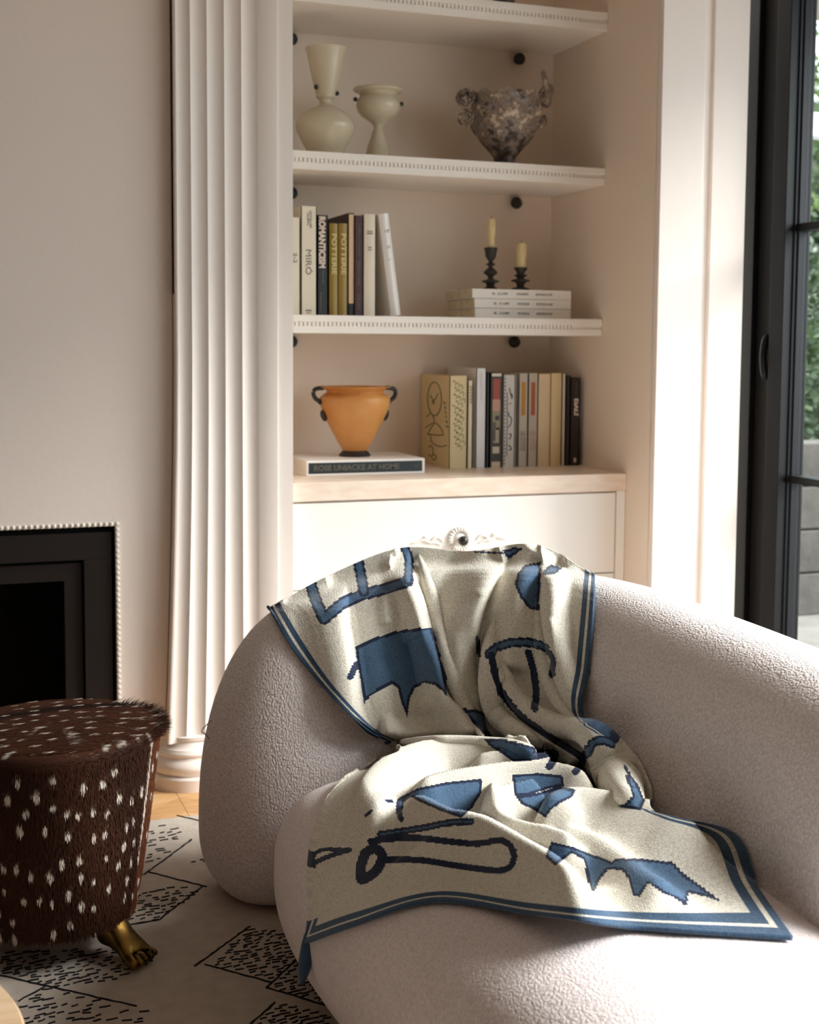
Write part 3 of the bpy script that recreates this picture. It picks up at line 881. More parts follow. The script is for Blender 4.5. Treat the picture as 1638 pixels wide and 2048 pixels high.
    for i in range(R-1):
        for k in range(8):
            a0 = i*NU if k == 0 else L0+i*8+k-1; a1 = (i+1)*NU if k == 0 else L0+(i+1)*8+k-1
            Fc.append((a0, L0+i*8+k, L0+(i+1)*8+k, a1))
    # rolled folds standing proud of the sheet
    gpx, gpy = px.reshape(NV, NU)[::3, ::3].ravel(), py.reshape(NV, NU)[::3, ::3].ravel()
    guv = np.stack([u[::3, ::3].ravel(), v[::3, ::3].ravel()], 1); gdd = dd[::3, ::3].ravel()
    for roll in ROLLS:
        R_ = smooth_prof(roll, 7); cs = []
        for x_, y_, r_ in R_:
            d2 = (gpx-x_)**2+(gpy-y_)**2; near = np.argsort(d2)[:9]; cs.append(float(np.median(gdd[near])))
        ca_ = np.array(cs); cp = np.pad(ca_, 4, mode='edge'); ca_ = np.array([cp[i:i+9].mean() for i in range(len(cs))])
        C_ = [CAM+ray(q[0], q[1]).normalized()*(ca_[i]+.35*q[2]*ca_[i]/F_PX) for i, q in enumerate(R_)]
        t0_ = len(V); KN = 26
        for i, q in enumerate(R_):
            tg = (C_[min(i+1, len(C_)-1)]-C_[max(i-1, 0)]).normalized(); vw = (C_[i]-CAM).normalized()
            sd = tg.cross(vw).normalized(); up = sd.cross(tg).normalized(); rw = max(q[2], .2)*ca_[i]/F_PX
            for k in range(KN):
                a_ = 2*math.pi*k/KN; p_ = C_[i]+sd*rw*math.cos(a_)+up*rw*1.25*math.sin(a_); V.append(p_)
                xx, yy = project(p_); UV.append(tuple(guv[int(np.argmin((gpx-xx)**2+(gpy-yy)**2))]))
        for i in range(len(R_)-1):
            for k in range(KN):
                j = (k+1) % KN; Fc.append((t0_+i*KN+k, t0_+(i+1)*KN+k, t0_+(i+1)*KN+j, t0_+i*KN+j))
    # hanging corner
    tip0 = len(V); base = V[(R-1)*NU]; d0 = (base-CAM).length+.006
    for (xa, ya), (xb, yb) in (((608,1868),(650,1878)), ((601,1895),(640,1886)), ((597,1920),(633,1905)), ((596,1942),(625,1930)), ((598,1958),(617,1950)), ((602,1970),(607,1969))):
        for k in range(7):
            t = k/6; V.append(CAM+ray(xa+(xb-xa)*t, ya+(yb-ya)*t).normalized()*(d0-.010*math.sin(math.pi*t))); UV.append((.5, .998))
    for i in range(5):
        for k in range(6): Fc.append((tip0+i*7+k, tip0+(i+1)*7+k, tip0+(i+1)*7+k+1, tip0+i*7+k+1))
    org = Vector((.95, 2.3, .42))
    img = bake_pattern()
    o = pydata('throw_blanket', [q-org for q in V], Fc, blanket_mat(img), None, smooth=True)
    o.location = org
    uvl = o.data.uv_layers.new(name='UVMap')
    li = np.zeros(len(o.data.loops), np.int32); o.data.loops.foreach_get('vertex_index', li)
    uvl.data.foreach_set('uv', np.array(UV, np.float32)[li].ravel())
    so = o.modifiers.new('thickness', 'SOLIDIFY'); so.thickness = .006; so.offset = -1
    tag(o, 'cream and blue knitted throw blanket draped over the armchair', 'blanket')
    return o
if exec_blanket: build_blanket()

# ------------------------------------------------------------------ books
M_page = mat('paper', (224, 208, 178), .85, var=((206, 188, 156), 40, 2, (1, 1, 1)))
M_ink = mat('grey_ink', (120, 112, 102), .7)
M_inkd = mat('black_ink', (38, 36, 32), .6)
M_inkw = mat('pale_ink', (226, 206, 190), .6)
M_inkg = mat('gold_ink', (214, 196, 130), .45)
BK = {}
def cover_mat(c, rough=.5):
    if (c, rough) not in BK: BK[(c, rough)] = mat('book_cloth', c, rough, bump=(300, .08, .001))
    return BK[(c, rough)]
ROT_SP = (math.pi/2, math.pi/2, 0)      # lettering that runs down a spine facing the camera side
def book(label, w, h, d, col, loc, group, tilt=0., rz=0., rough=.5, rounded=.0, cat='book', spine=None):
    """w thickness (x), h height (z), d depth (y); spine faces -y; origin at the front bottom centre of the spine"""
    t = thing('book', label, cat, loc, group, rz)
    t.rotation_euler = (0, tilt, rz)
    m = cover_mat(col, rough)
    c = .0022
    bm = boxes((-w/2, -w/2+c, 0, d, 0, h), (w/2-c, w/2, 0, d, 0, h))
    n = 8 if rounded else 1
    prof = [(-w/2+w*i/n, -rounded*math.sin(math.pi*i/n)) for i in range(n+1)]
    lo = [bm.verts.new((x, y, 0)) for x, y in prof]+[bm.verts.new((x, c, 0)) for x in (w/2, -w/2)]
    hi = [bm.verts.new((x, y, h)) for x, y in prof]+[bm.verts.new((x, c, h)) for x in (w/2, -w/2)]
    k = len(lo); bm.faces.new(lo[::-1]); bm.faces.new(hi)
    for i in range(k): bm.faces.new((lo[i], lo[(i+1) % k], hi[(i+1) % k], hi[i]))
    co = obj('cover', bm, m, t)
    if rounded: co.data.set_sharp_from_angle(angle=math.radians(40)); co.data.polygons.foreach_set('use_smooth', [True]*len(co.data.polygons))
    obj('page_block', boxes((-w/2+c, w/2-c, c, d-.004, .003, h-.003)), M_page, t)
    return t
def spine_text(t, body, z, size, m, h_dir=True, x=0., y=-.0006, **k):
    return text(body, m, t, (x, y, z), ROT_SP if h_dir else (math.pi/2, 0, 0), size, **k)
def upright(label, x0, x1, yt, zfloor, Y, d, col, group, ybot=None, **k):
    p0, p1 = on(x0, yt, 'Y', Y), on(x1, yt, 'Y', Y)
    h = (p0.z+p1.z)/2-zfloor
    return book(label, p1.x-p0.x-.0008, h, d, col, ((p0.x+p1.x)/2, Y, zfloor), group, **k), h
def span_text(t, body, Y, xc, y0, y1, wpx, m, loc_z, flip=False, **k):
    """lettering on a spine filling picture rows y0..y1, wpx wide"""
    za, zb_ = on(xc, y0, 'Y', Y).z, on(xc, y1, 'Y', Y).z
    size = wpx/F_PX*Y*1.34
    o = text(body, m, t, (k.pop('x', 0.), -.0007-k.pop('dy', 0.), (za+zb_)/2-loc_z), ROT_SP if not flip else (math.pi/2, -math.pi/2, 0), size, **k)
    ln = max(v.co.x for v in o.data.vertices)-min(v.co.x for v in o.data.vertices)
    if ln > 0: o.scale = (abs(za-zb_)/ln, 1, 1)
    return o
def patch(t, name, x0, x1, z0, z1, m, y=-.0006):
    return obj(name, boxes((x0, x1, y, y+.0004, z0, z1)), m, t)

# --- middle shelf, upright row
g = 'upright books on the middle shelf'; Ys = 3.862; z3 = Z_SH[3]
t, h = upright('cream book at the left end of middle shelf, half hidden by pilaster', 574, 600.5, 434.5, z3, Ys, .2, (232, 222, 200), g)
span_text(t, '2-2', Ys, 592, 506, 526, 8, M_ink, z3, x=.004)
t, h = upright('tall thick cream book, the tallest at the left of the middle shelf', 602, 633.5, 412.5, z3, Ys, .24, (232, 220, 198), g)
span_text(t, 'MIR\u00d3', Ys, 616, 499, 549, 13, M_ink, z3, x=-.002)
span_text(t, 'JACQUES\nDUPIN', Ys, 616, 421, 456, 4.5, M_ink, z3, x=.001)
patch(t, 'imprint', -.010, .008, .012, .0165, M_ink); patch(t, 'imprint', -.008, .006, .006, .0085, M_ink)
t, h = upright('black book with large pale capitals down its spine', 635, 656, 430, z3, Ys, .22, (34, 34, 36), g, rough=.35)
span_text(t, 'ROMANTICISM', Ys, 645, 433, 536, 13.5, M_inkw, z3, x=-.003, bold=.0012)
span_text(t, 'Norman Wolf', Ys, 645, 541, 567, 4.5, M_ink, z3, x=.001)
span_text(t, 'Publications', Ys, 645, 586, 624, 4.5, M_ink, z3, x=-.006)
for nm, x0, x1 in (('left', 658.5, 675.5), ('right', 677, 695)):
    t, h = upright(f'olive gold cloth book, the {nm} one of the matching pair', x0, x1, 447, z3, Ys+.004, .20, (150, 122, 52), g, rounded=.004, rough=.45)
    span_text(t, 'POTTERIE', Ys, (x0+x1)/2, 467, 549, 10.5, M_inkg, z3, dy=.0042, bold=.0005)
    patch(t, 'headband', -.010, .010, h+.0002, h+.0016, cover_mat((44, 30, 24)), .001)
t, h = upright('tall brown book with tan spine and black foot, leaning past the gold pair', 697, 708.5, 426, z3, Ys, .235, (56, 36, 28), g)
pz = on(702, 607, 'Y', Ys).z-z3
pw = .0075
patch(t, 'spine_panel', -pw, pw, pz, h-.004, cover_mat((214, 178, 140)))
patch(t, 'spine_foot', -pw, pw, .0, pz-.0006, cover_mat((24, 24, 25)))
t, h = upright('dark maroon book with small pale lettering down its spine', 709, 727, 431, z3, Ys-.004, .21, (70, 38, 38), g)
for y0, y1, b in ((446, 513, 'CHATEAUX ET JARDINS'), (522, 569, 'NICOLAS LETHE'), (589, 620, 'GALERIE')):
    span_text(t, b, Ys, 718, y0, y1, 5, M_ink, z3)
t, h = upright('cream white book standing straight beside the maroon one', 728, 750.5, 428.5, z3, Ys-.004, .21, (228, 214, 194), g, rounded=.003)
span_text(t, 'NOTES\nCHOISIES', Ys, 738, 462, 470, 8, M_ink, z3, flip=True) if False else None
for y0, y1, w_ in ((462, 464, .009), (466, 468.5, .009), (494, 496.5, .006), (499, 501, .006)):
    patch(t, 'title_line', -w_, w_, on(738, y1, 'Y', Ys).z-z3, on(738, y0, 'Y', Ys).z-z3, M_ink, -.0034)
pb = on(791, 629, 'Y', Ys-.01); pt = on(766, 430, 'Y', Ys-.01)
tl = math.atan2(pt.x-pb.x, pt.z-z3)
t = book('glossy white book leaning left at the end of the row', .0315, .303, .22, (232, 226, 220), (pb.x-.0, Ys-.012, z3+.0035), g, tilt=tl, rough=.2, rounded=.006)
for z, w_ in ((.252, .010), (.247, .008), (.205, .006), (.20, .006), (.165, .004)):
    patch(t, 'title_line', -.004, w_, z, z+.003, M_ink, -.0058)

# --- stack of three white books and candlesticks
g = 'stack of three white books under the candlesticks'; Yk = 3.855
M_spw = cover_mat((236, 228, 218))
ky = [(577.5, 595.5, 944.5, 'topmost'), (597.5, 616, 949.5, 'middle'), (618, 637, 949, 'lowest')]
zz_ = z3; dims = []
pr_ = on(1142, 590, 'Y', Yk).x
hts = [on(1040, a, 'Y', Yk).z for a in (579, 598.5, 617)]
lv = [z3, z3+(hts[0]-z3)/3*1.0, z3+(hts[0]-z3)/3*2.0, hts[0]]
for i, (x0, nm) in enumerate(((950, 'lowest'), (949, 'middle'), (944.5, 'topmost'))):
    xa_ = on(x0, 590, 'Y', Yk).x
    L, th, dp = pr_-xa_, lv[i+1]-lv[i]-.001, .232
    t = thing('book', f'white book lying flat, {nm} of the stack under the candlesticks', 'book', ((xa_+pr_)/2, Yk, lv[i]+.0005), g)
    c = .002
    obj('cover', boxes((-L/2, L/2, 0, dp, 0, c), (-L/2, L/2, 0, dp, th-c, th), (-L/2, L/2, -.001, c, 0, th), bev=.0008), M_spw, t)
    obj('page_block', boxes((-L/2+.003, L/2-.003, c, dp-.004, c, th-c)), M_page, t)
    for body, fx, fw in (('VOL.', -.29, .03), ('LE CORPS', -.20, .10), ('MODERNE', .0, .12), ('EDITIONS DE ART', .22, .17)):
        o = text(body, M_ink, t, (fx*L, -.0016, th/2), (math.pi/2, 0, 0), th*.36); fit_x(o, fw*L)
ztop = lv[3]
M_cast = mat('dark_bronze', (44, 38, 34), .55, bump=(90, .2, .002))
M_wax = mat('candle_wax', (222, 200, 150), .5); M_wax2 = mat('wick', (40, 34, 30), .9)
def px_lathe(cx, Y, rows, zbase, ybase):
    """rows (y px, r px) top to bottom -> profile bottom to top in metres"""
    k = Y/F_PX*1.03
    out = []
    for y, r in rows:
        out.append((r*k, on(cx, y, 'Y', Y).z-zbase))
    return out[::-1]
def candlestick(cx, Y, rows, label):
    k = (on(cx+10, 500, 'Y', Y)-on(cx, 500, 'Y', Y)).x/10
    p = on(cx, 560, 'Y', Y)
    zb0 = ztop
    prof = [(r*k, on(cx, y, 'Y', Y).z-zb0) for y, r in rows][::-1]
    sh = prof[0][1]; prof = [(r, z-sh) for r, z in prof]
    t = thing('candlestick', label, 'candlestick', (p.x, Y, zb0), 'dark bronze candlesticks')
    n = len(prof)
    obj('stem', lathe(prof+[(prof[-1][0]*.7, prof[-1][1]), (prof[-1][0]*.6, prof[-1][1]-.012), (0, prof[-1][1]-.012)], 32), M_cast, t, auto=50)
    return t, p.x, zb0+prof[-1][1]
S1 = [(494, 12.5), (498, 12), (504, 10.5), (513, 9.5), (518, 6), (522, 3.5), (525, 5), (526.5, 9.5), (528, 8.5), (530, 4.5), (534, 4), (537, 8), (543, 13), (546, 12), (550, 6.5), (553, 4.5), (557, 6), (560.5, 16.5), (562.5, 16), (565, 9), (569, 7), (573, 9), (575, 13), (577.5, 14.5)]
S2 = [(534, 13), (537, 12), (543, 7.5), (547, 7), (549, 12.5), (551, 11.5), (553, 6.5), (556, 7.5), (559, 17.5), (561.5, 17), (564, 9), (568, 7.5), (572, 6), (574.5, 13), (577, 17), (579, 17.5)]
Yc_ = 3.90
t, px_, zt_ = candlestick(981, Yc_, S1, 'taller dark bronze candlestick with knopped stem on the white books')
def candle(label, x, Y, z, r, h, cxl):
    t = thing('candle', label, 'candle', (x, Y, z-.010), 'cream candle stubs')
    prof = [(r*.98, 0), (r, .004), (r*.97, h*.5), (r*1.0, h*.86), (r*.86, h), (r*.5, h-.004), (0, h-.005)]
    obj('wax', lathe(smooth_prof(prof[:5], 3)+prof[5:], 20), M_wax, t, smooth=True)
    obj('wick', tube(bmesh.new(), [(0, 0, h-.006), (.001, 0, h+.003), (.003, 0, h+.007)], .0011, 6), M_wax2, t)
    bm = bmesh.new()
    for a, l in ((-.6, .5), (-2.2, .35), (-1.4, .25)):
        tube(bm, [(r*math.cos(a)*1.0, r*math.sin(a)*1.0, h*.96-h*l*i/5) for i in range(6)], [.0016, .0018, .0018, .002, .0026, .0012], 6)
    obj('wax_drip', bm, M_wax, t, smooth=True)
kk = Yc_/F_PX
candle('slim dripping cream candle in the taller candlestick', px_, Yc_, zt_, .0115, on(981, 437, 'Y', Yc_).z-zt_+.010, 981)
t, px_, zt_ = candlestick(1041, Yc_, S2, 'shorter dark bronze candlestick with two flared rings on the white books')
candle('thicker smooth cream candle in the shorter candlestick', px_, Yc_, zt_, .0155, on(1041, 486, 'Y', Yc_).z-zt_+.010, 1041)

# --- lying white book and orange vase on the worktop
q0 = on(613, 952.5, 'Z', ZC); Yb = q0.y
q1 = on(849, 941.5, 'Y', Yb); q2 = on(613, 922, 'Y', Yb)
L = q1.x-q0.x; th = q2.z-ZC; dp = .26
rzb = 0.0
t = thing('book', 'thick white book lying flat with dark green title strip under the orange vase', 'book', ((q0.x+q1.x)/2, Yb, ZC+.0004))
M_wb = cover_mat((240, 234, 228)); c = .003
obj('cover', boxes((-L/2, L/2, 0, dp, 0, c), (-L/2, L/2, 0, dp, th-c, th), (-L/2, L/2, -.001, c, 0, th), bev=.001), M_wb, t)
obj('page_block', boxes((-L/2+.004, L/2-.004, c, dp-.004, c, th-c)), mat('white_paper', (232, 222, 208), .8), t)
sp = obj('spine_label', boxes((-L/2+.006, L/2-.008, -.002, -.0008, .006, th-.007)), mat('dark_green_label', (22, 36, 38), .4), t)
sp['label'] = 'dark green title strip'
M_brz = mat('bronze_ink', (92, 86, 74), .4)
o = text('ROSE UNIACKE AT HOME', M_brz, t, (-.030*1, -.0022, th/2-.001), (math.pi/2, 0, 0), th*.52, bold=.0006); fit_x(o, L*.72)
o = text('u/', M_brz, t, (L*.43, -.0022, th/2), (math.pi/2, 0, 0), th*.42)
ztopb = ZC+.0004+th
M_amber = mat('amber_glass', (208, 150, 88), .42, var=((190, 126, 62), 9, 4), spec=.4)
M_amber.node_tree.nodes['Principled BSDF'].inputs['Subsurface Weight'].default_value = .25
M_amber.node_tree.nodes['Principled BSDF'].inputs['Subsurface Radius'].default_value = (.03, .015, .005)
M_smoke = mat('smoke_glass', (34, 30, 31), .4)
Yv = on(709.5, 912, 'Z', ztopb).y
k = (on(720, 850, 'Y', Yv)-on(710, 850, 'Y', Yv)).x/10
vx = on(709.7, 850, 'Y', Yv).x
zf = lambda y: on(709.7, y, 'Y', Yv).z-ztopb
vase = thing('vase', 'frosted orange glass vase with black scroll handles on the lying book', 'vase', (vx, Yv, ztopb+.0004))
V1 = [(22*k, zf(902)), (25*k, zf(897)), (31*k, zf(887)), (37*k, zf(876)), (46*k, zf(858)), (54*k, zf(841)), (61*k, zf(825)), (66*k, zf(810)), (67.2*k, zf(800)), (65.5*k, zf(794)), (60*k, zf(789)), (54.5*k, zf(785)), (54*k, zf(782)), (60*k, zf(777.5)), (68*k, zf(774.5)), (69*k, zf(773.5)), (67*k, zf(773)), (58*k, zf(776)), (50*k, zf(785)), (58*k, zf(800)), (40*k, zf(860)), (0, zf(885))]
obj('body', lathe(smooth_prof(V1, 4), 56, close=True), M_amber, vase, smooth=True)
obj('foot', lathe([(29.5*k, 0), (30.5*k, .004), (29*k, .007), (23*k, zf(901)), (21.5*k, zf(898)), (0, zf(897))], 48), M_smoke, vase, auto=40)
for s in (-1, 1):
    pts = [(62, 776), (72, 776.5), (79, 779), (82, 786), (79, 795), (72, 801), (65.5, 804)]
    bm = bmesh.new()
    tube(bm, [(s*x*k, 0, zf(y)) for x, y in smooth_prof(pts, 5)], [.0062]*30+[.0062] if False else .0066, 12)
    ball(bm, (s*69*k, 0, zf(804)), .0085, 12, (.8, 1, .9))
    obj('handle', bm, M_smoke, vase, smooth=True)
    bm = bmesh.new()
    ball(bm, (s*62*k, 0, zf(831)), 1, 16, (.0088, .013, .0185))
    bmesh.ops.rotate(bm, cent=(s*62*k, 0, zf(831)), matrix=Matrix.Rotation(s*math.radians(18), 3, 'Y'), verts=bm.verts)
    o = obj('medallion', bm, M_smoke, vase, smooth=True)

# --- upright row on the worktop
g = 'upright books on the worktop'
def up2(label, x0, x1, yt, yb, d, col, **k):
    Y = 3.915+rng.uniform(-.004, .004)
    t, h = upright(label, x0, x1, yt, ZC+.0003, Y, d, col, g, **k)
    return t, h, Y
M_gline = mat('olive_line', (86, 86, 58), .7)
t, h, Y1 = up2('tan book with a loose line drawing on cover and spine', 899.5, 935, 751.5, 931.5, .255, (216, 196, 148))
def doodle(bm, pts, r=.0012, n=6):
    sp_ = smooth_prof(pts, n); tube(bm, [Vector(p) for p in sp_], r, 5)
wbk = on(935, 800, 'Y', Y1).x-on(899.5, 800, 'Y', Y1).x
bm = bmesh.new(); xs_ = -wbk/2-.0003
E_ = lambda cy_, cz_, ry_, rz_, a0=0, a1=2*math.pi, n=20: [(xs_, cy_+ry_*math.cos(a0+(a1-a0)*i/n), cz_+rz_*math.sin(a0+(a1-a0)*i/n)) for i in range(n+1)]
doodle(bm, E_(.13, h*.735, .062, h*.185), .0016, 2)
doodle(bm, [(xs_, .17, h*.77), (xs_, .135, h*.72), (xs_, .10, h*.80)], .0014)
doodle(bm, E_(.14, h*.70, .008, .005), .0016, 2)
doodle(bm, [(xs_, .20, h*.52), (xs_, .16, h*.57), (xs_, .13, h*.49), (xs_, .17, h*.44), (xs_, .21, h*.40)], .0014)
doodle(bm, [(xs_, .19, h*.33), (xs_, .12, h*.47), (xs_, .05, h*.36), (xs_, .19, h*.33)], .0014, 4)
doodle(bm, [(xs_, .16, h*.32), (xs_, .15, h*.25), (xs_, .08, h*.22), (xs_, .02, h*.25)], .0014)
doodle(bm, E_(.16, h*.15, .022, h*.06, .6, 5.6), .0014, 2)
doodle(bm, E_(.13, h*.09, .018, h*.03, .2, 5.9), .0014, 2)
for i in range(6): doodle(bm, [(xs_, .05-.007*i, h*(.72-.05*i)), (xs_, .04-.006*i, h*(.69-.05*i)), (xs_, .03, h*(.71-.05*i))], .0012)
obj('cover_drawing', bm, M_gline, t, smooth=True)
bm = bmesh.new(); r2 = random.Random(5)
for i in range(30):
    z = h*(.93-.024*i); x = -wbk*.30+wbk*.55*((i*.37) % 1)
    a = r2.uniform(-1, 1)
    doodle(bm, [(x, -.0003, z), (x+.005*a, -.0003, z+.006), (x+.008, -.0003, z-.002), (x+.003*a+.004, -.0003, z-.009)], .0009)
obj('spine_drawing', bm, M_gline, t, smooth=True)
t, h, Y_ = up2('thin cream book between the tan drawing book and the tall white one', 936, 946, 761, 931, .24, (228, 214, 184))
bm = bmesh.new()
for i in range(6):
    z = h*(.92-.035*i); doodle(bm, [(-.004, -.0003, z), (.002, -.0003, z+.004), (.004, -.0003, z-.004)], .0008)
obj('spine_drawing', bm, M_gline, t, smooth=True)
t, h, Y_ = up2('tall white book with pale grey spine, the tallest on the worktop', 953, 972.5, 736.5, 931, .255, (228, 226, 226), rough=.35)
span_text(t, 'COLLECTION', Y_, 962, 745, 800, 5, mat('faint_ink', (196, 194, 194), .6), ZC)
t, h, Y_ = up2('thin black book beside the tall white book', 973.5, 979.5, 747, 930, .22, (34, 34, 32))
t, h, Y_ = up2('book with a red and grey portrait picture on its spine', 981, 1006, 746, 931, .25, (66, 62, 52))
hw = .0165
for n_, z0_, z1_, c_, w_ in (('top_band', .965, .995, (226, 216, 204), 1), ('red_patch', .72, .94, (168, 78, 66), .72), ('rose_patch', .60, .72, (196, 150, 130), .8), ('grey_patch', .40, .60, (150, 142, 118), .78), ('pale_patch', .26, .42, (176, 164, 140), .6), ('collar_patch', .15, .22, (214, 202, 184), .7), ('foot_band', .0, .06, (212, 190, 164), .9)):
    patch(t, n_, -hw*w_, hw*w_, h*z0_, h*z1_, cover_mat(c_))
patch(t, 'eye_patch', -.004, .010, h*.50, h*.55, cover_mat((70, 66, 54)), -.0012)
patch(t, 'shadow_patch', -.012, -.002, h*.28, h*.48, cover_mat((96, 92, 76)), -.0012)
t, h, Y_ = up2('white book with black brush calligraphy and dark ring edges', 1007, 1034, 750, 931, .24, (214, 210, 204))
bm = bmesh.new()
for pts in ([(.003, .86), (.010, .77), (.014, .74)], [(.011, .80), (.016, .76)], [(.004, .69), (.010, .69)], [(.002, .60), (.003, .56), (.010, .54), (.012, .50), (.008, .46), (.001, .43)], [(.004, .36), (.012, .355), (.006, .30)], [(.003, .24), (.010, .22), (.012, .19), (.004, .19)]):
    doodle(bm, [(x-.006, -.0004, h*z) for x, z in pts], .0016)
doodle(bm, [(-.0095, -.0004, h*.82), (-.0090, -.0004, h*.5), (-.0090, -.0004, h*.12)], .0012)
obj('calligraphy', bm, M_inkd, t, smooth=True)
bm = bmesh.new()
for i in range(24): box(bm, -.0185, -.0155, -.001, .001, h*(.03+.04*i), h*(.05+.04*i))
obj('ring_edge', bm, M_inkd, t)
patch(t, 'dark_edge', .0155, .0185, 0, h, M_inkd)
for nm, x0, x1, c_, ink in (('ochre', 1038, 1056.8, (196, 138, 58), M_ink), ('rust', 1057.2, 1076.5, (178, 98, 58), mat('rose_ink', (196, 130, 120), .6))):
    t, h, Y_ = up2(f'pale grey book with an {nm} block near its spine top' if nm == 'ochre' else f'pale grey book with a {nm} block near its spine top', x0, x1, 746.5, 930, .23, (202, 192, 178))
    patch(t, 'colour_block', -.0072, .0072, h*.55, h*.905, cover_mat(c_))
    span_text(t, 'LES CAHIERS\nDE LA VILLE', Y_, (x0+x1)/2, 862, 902, 5, ink, ZC)
t, h, Y_ = up2('plain cream paperback right of the two grey books', 1077.5, 1101, 748, 929, .22, (232, 210, 172), rounded=.002)
t, h, Y_ = up2('yellowed cream paperback with rounded spine', 1102.5, 1123.5, 746.5, 926, .22, (226, 204, 158), rounded=.005)
t, h, Y_ = up2('thin white book left of the dark pair at the right end', 1124.5, 1132, 747.5, 928, .22, (226, 214, 200))
t, h, Y_ = up2('charcoal book left of the one with pale capitals at row end', 1132.5, 1141.5, 751, 926, .23, (46, 42, 42))
t, h, Y_ = up2('dark brown book at the right end with short pale capitals', 1142, 1161, 755.5, 925.5, .23, (48, 38, 38))
span_text(t, 'DAL\u00cd', Y_, 1152, 796, 832, 9, M_inkw, ZC, bold=.0015, x=.002)
span_text(t, 'ROBERT DESCHARNES', Y_, 1152, 765, 792, 3.6, M_ink, ZC, x=.002)
patch(t, 'emblem', -.003, .006, h*.035, h*.085, M_inkw)

# ------------------------------------------------------------------ vases on the upper shelf
z2 = Z_SH[2]
M_cer = mat('cream_glass', (202, 190, 166), .22, var=((190, 176, 150), 5, 3), spec=.5)
def pxvase(name, label, cx, Y, rows, beads, hollow):
    k = (on(cx+10, 200, 'Y', Y)-on(cx, 200, 'Y', Y)).x/10
    x = on(cx, 200, 'Y', Y).x; zf = lambda y: on(cx, y, 'Y', Y).z-z2
    t = thing(name, label, 'vase', (x, Y, z2+.0004))
    prof = [(r*k, zf(y)) for y, r in rows][::-1]
    prof[0] = (prof[0][0], 0.)
    pr2 = smooth_prof(prof, 5)
    rt, zt = pr2[-1]
    pr2 += [(rt*.95, zt+.001), (rt*.88, zt-.004), (rt*.55, zt-hollow), (0, zt-hollow-.01)]
    obj('body', lathe(pr2, 56), M_cer, t, auto=60)
    for a, y, r in beads:
        rr = r*k
        obj('bead', ball(bmesh.new(), (rr*math.cos(a), rr*math.sin(a), zf(y)), .0068, 16), M_black, t, smooth=True)
    return t
Yv2 = 3.90
pxvase('bottle_vase', 'tall cream vase with flared funnel neck and round belly', 651, Yv2,
       [(97, 39.5), (110, 36), (140, 30), (170, 23.5), (190, 18.5), (193, 18), (196, 18), (199, 14), (203, 12), (208, 12), (213, 17), (219, 30), (228, 43), (238, 52), (250, 57), (262, 56), (276, 50), (290, 43), (306, 35), (315, 33)],
       [(math.radians(-155), 178, 24), (math.radians(-10), 186, 22.5)], .07)
pxvase('goblet_vase', 'small cream goblet vase with wide lip and conical foot', 756.5, Yv2+.02,
       [(178, 46), (181, 48), (184, 45), (188, 33), (191, 31.5), (196, 36), (204, 40.5), (213, 42), (224, 39), (234, 31), (243, 18), (250, 10.5), (257, 8), (259.5, 8), (261, 10), (275, 14), (295, 20.5), (316, 26)],
       [(math.radians(178), 202, 45), (math.radians(-8), 206, 45)], .05)
# sculpted bowl
Yw = 3.93; cxw = 1010
k = (on(cxw+10, 250, 'Y', Yw)-on(cxw, 250, 'Y', Yw)).x/10
zf = lambda y: on(cxw, y, 'Y', Yw).z-z2
xw = on(cxw, 250, 'Y', Yw).x
M_lust = bpy.data.materials.new('lustre_ceramic'); M_lust.use_nodes = True
nt = M_lust.node_tree; b = nt.nodes['Principled BSDF']; b.inputs['Roughness'].default_value = .38
tc = nt.nodes.new('ShaderNodeTexCoord'); n1 = nt.nodes.new('ShaderNodeTexNoise'); n1.inputs['Scale'].default_value = 26; n1.inputs['Detail'].default_value = 5; n1.inputs['Roughness'].default_value = .62
nt.links.new(tc.outputs['Object'], n1.inputs['Vector'])
r1 = nt.nodes.new('ShaderNodeValToRGB'); e = r1.color_ramp.elements
e[0].position = .36; e[0].color = lin((34, 28, 24))+(1,); e[1].position = .72; e[1].color = lin((204, 186, 166))+(1,)
for p_, c_ in ((.46, (92, 78, 70)), (.55, (150, 138, 130)), (.62, (120, 96, 78))):
    q = e.new(p_); q.color = lin(c_)+(1,)
sx_ = nt.nodes.new('ShaderNodeSeparateXYZ'); nt.links.new(tc.outputs['Object'], sx_.inputs[0])
mr_ = nt.nodes.new('ShaderNodeMapRange'); mr_.inputs[1].default_value = .0; mr_.inputs[2].default_value = .13; mr_.inputs[3].default_value = -.12; mr_.inputs[4].default_value = .10
nt.links.new(sx_.outputs['Z'], mr_.inputs[0])
ad_ = nt.nodes.new('ShaderNodeMath'); ad_.operation = 'ADD'; nt.links.new(n1.outputs['Fac'], ad_.inputs[0]); nt.links.new(mr_.outputs[0], ad_.inputs[1])
nt.links.new(ad_.outputs[0], r1.inputs[0]); nt.links.new(r1.outputs[0], b.inputs['Base Color'])
bp = nt.nodes.new('ShaderNodeBump'); bp.inputs['Strength'].default_value = .5; bp.inputs['Distance'].default_value = .004
nt.links.new(n1.outputs['Fac'], bp.inputs['Height']); nt.links.new(bp.outputs[0], b.inputs['Normal'])
bowl = thing('sculpted_bowl', 'dark grey brown ceramic bowl covered with modelled flowers and a figure', 'bowl', (xw, Yw, z2+.0004))
rows = [(192, 66), (196, 65), (210, 64), (225, 65), (240, 65.5), (255, 62), (268, 55), (282, 46), (296, 35), (308, 26), (318, 20), (325, 19)]
prof = [(r*k, zf(y)) for y, r in rows][::-1]; prof[0] = (prof[0][0], 0)
pr2 = smooth_prof(prof, 5); pr2 += [(62*k, zf(193)), (55*k, zf(215)), (30*k, zf(270)), (0, zf(280))]
bm = lathe(pr2, 72)
r3 = random.Random(11)
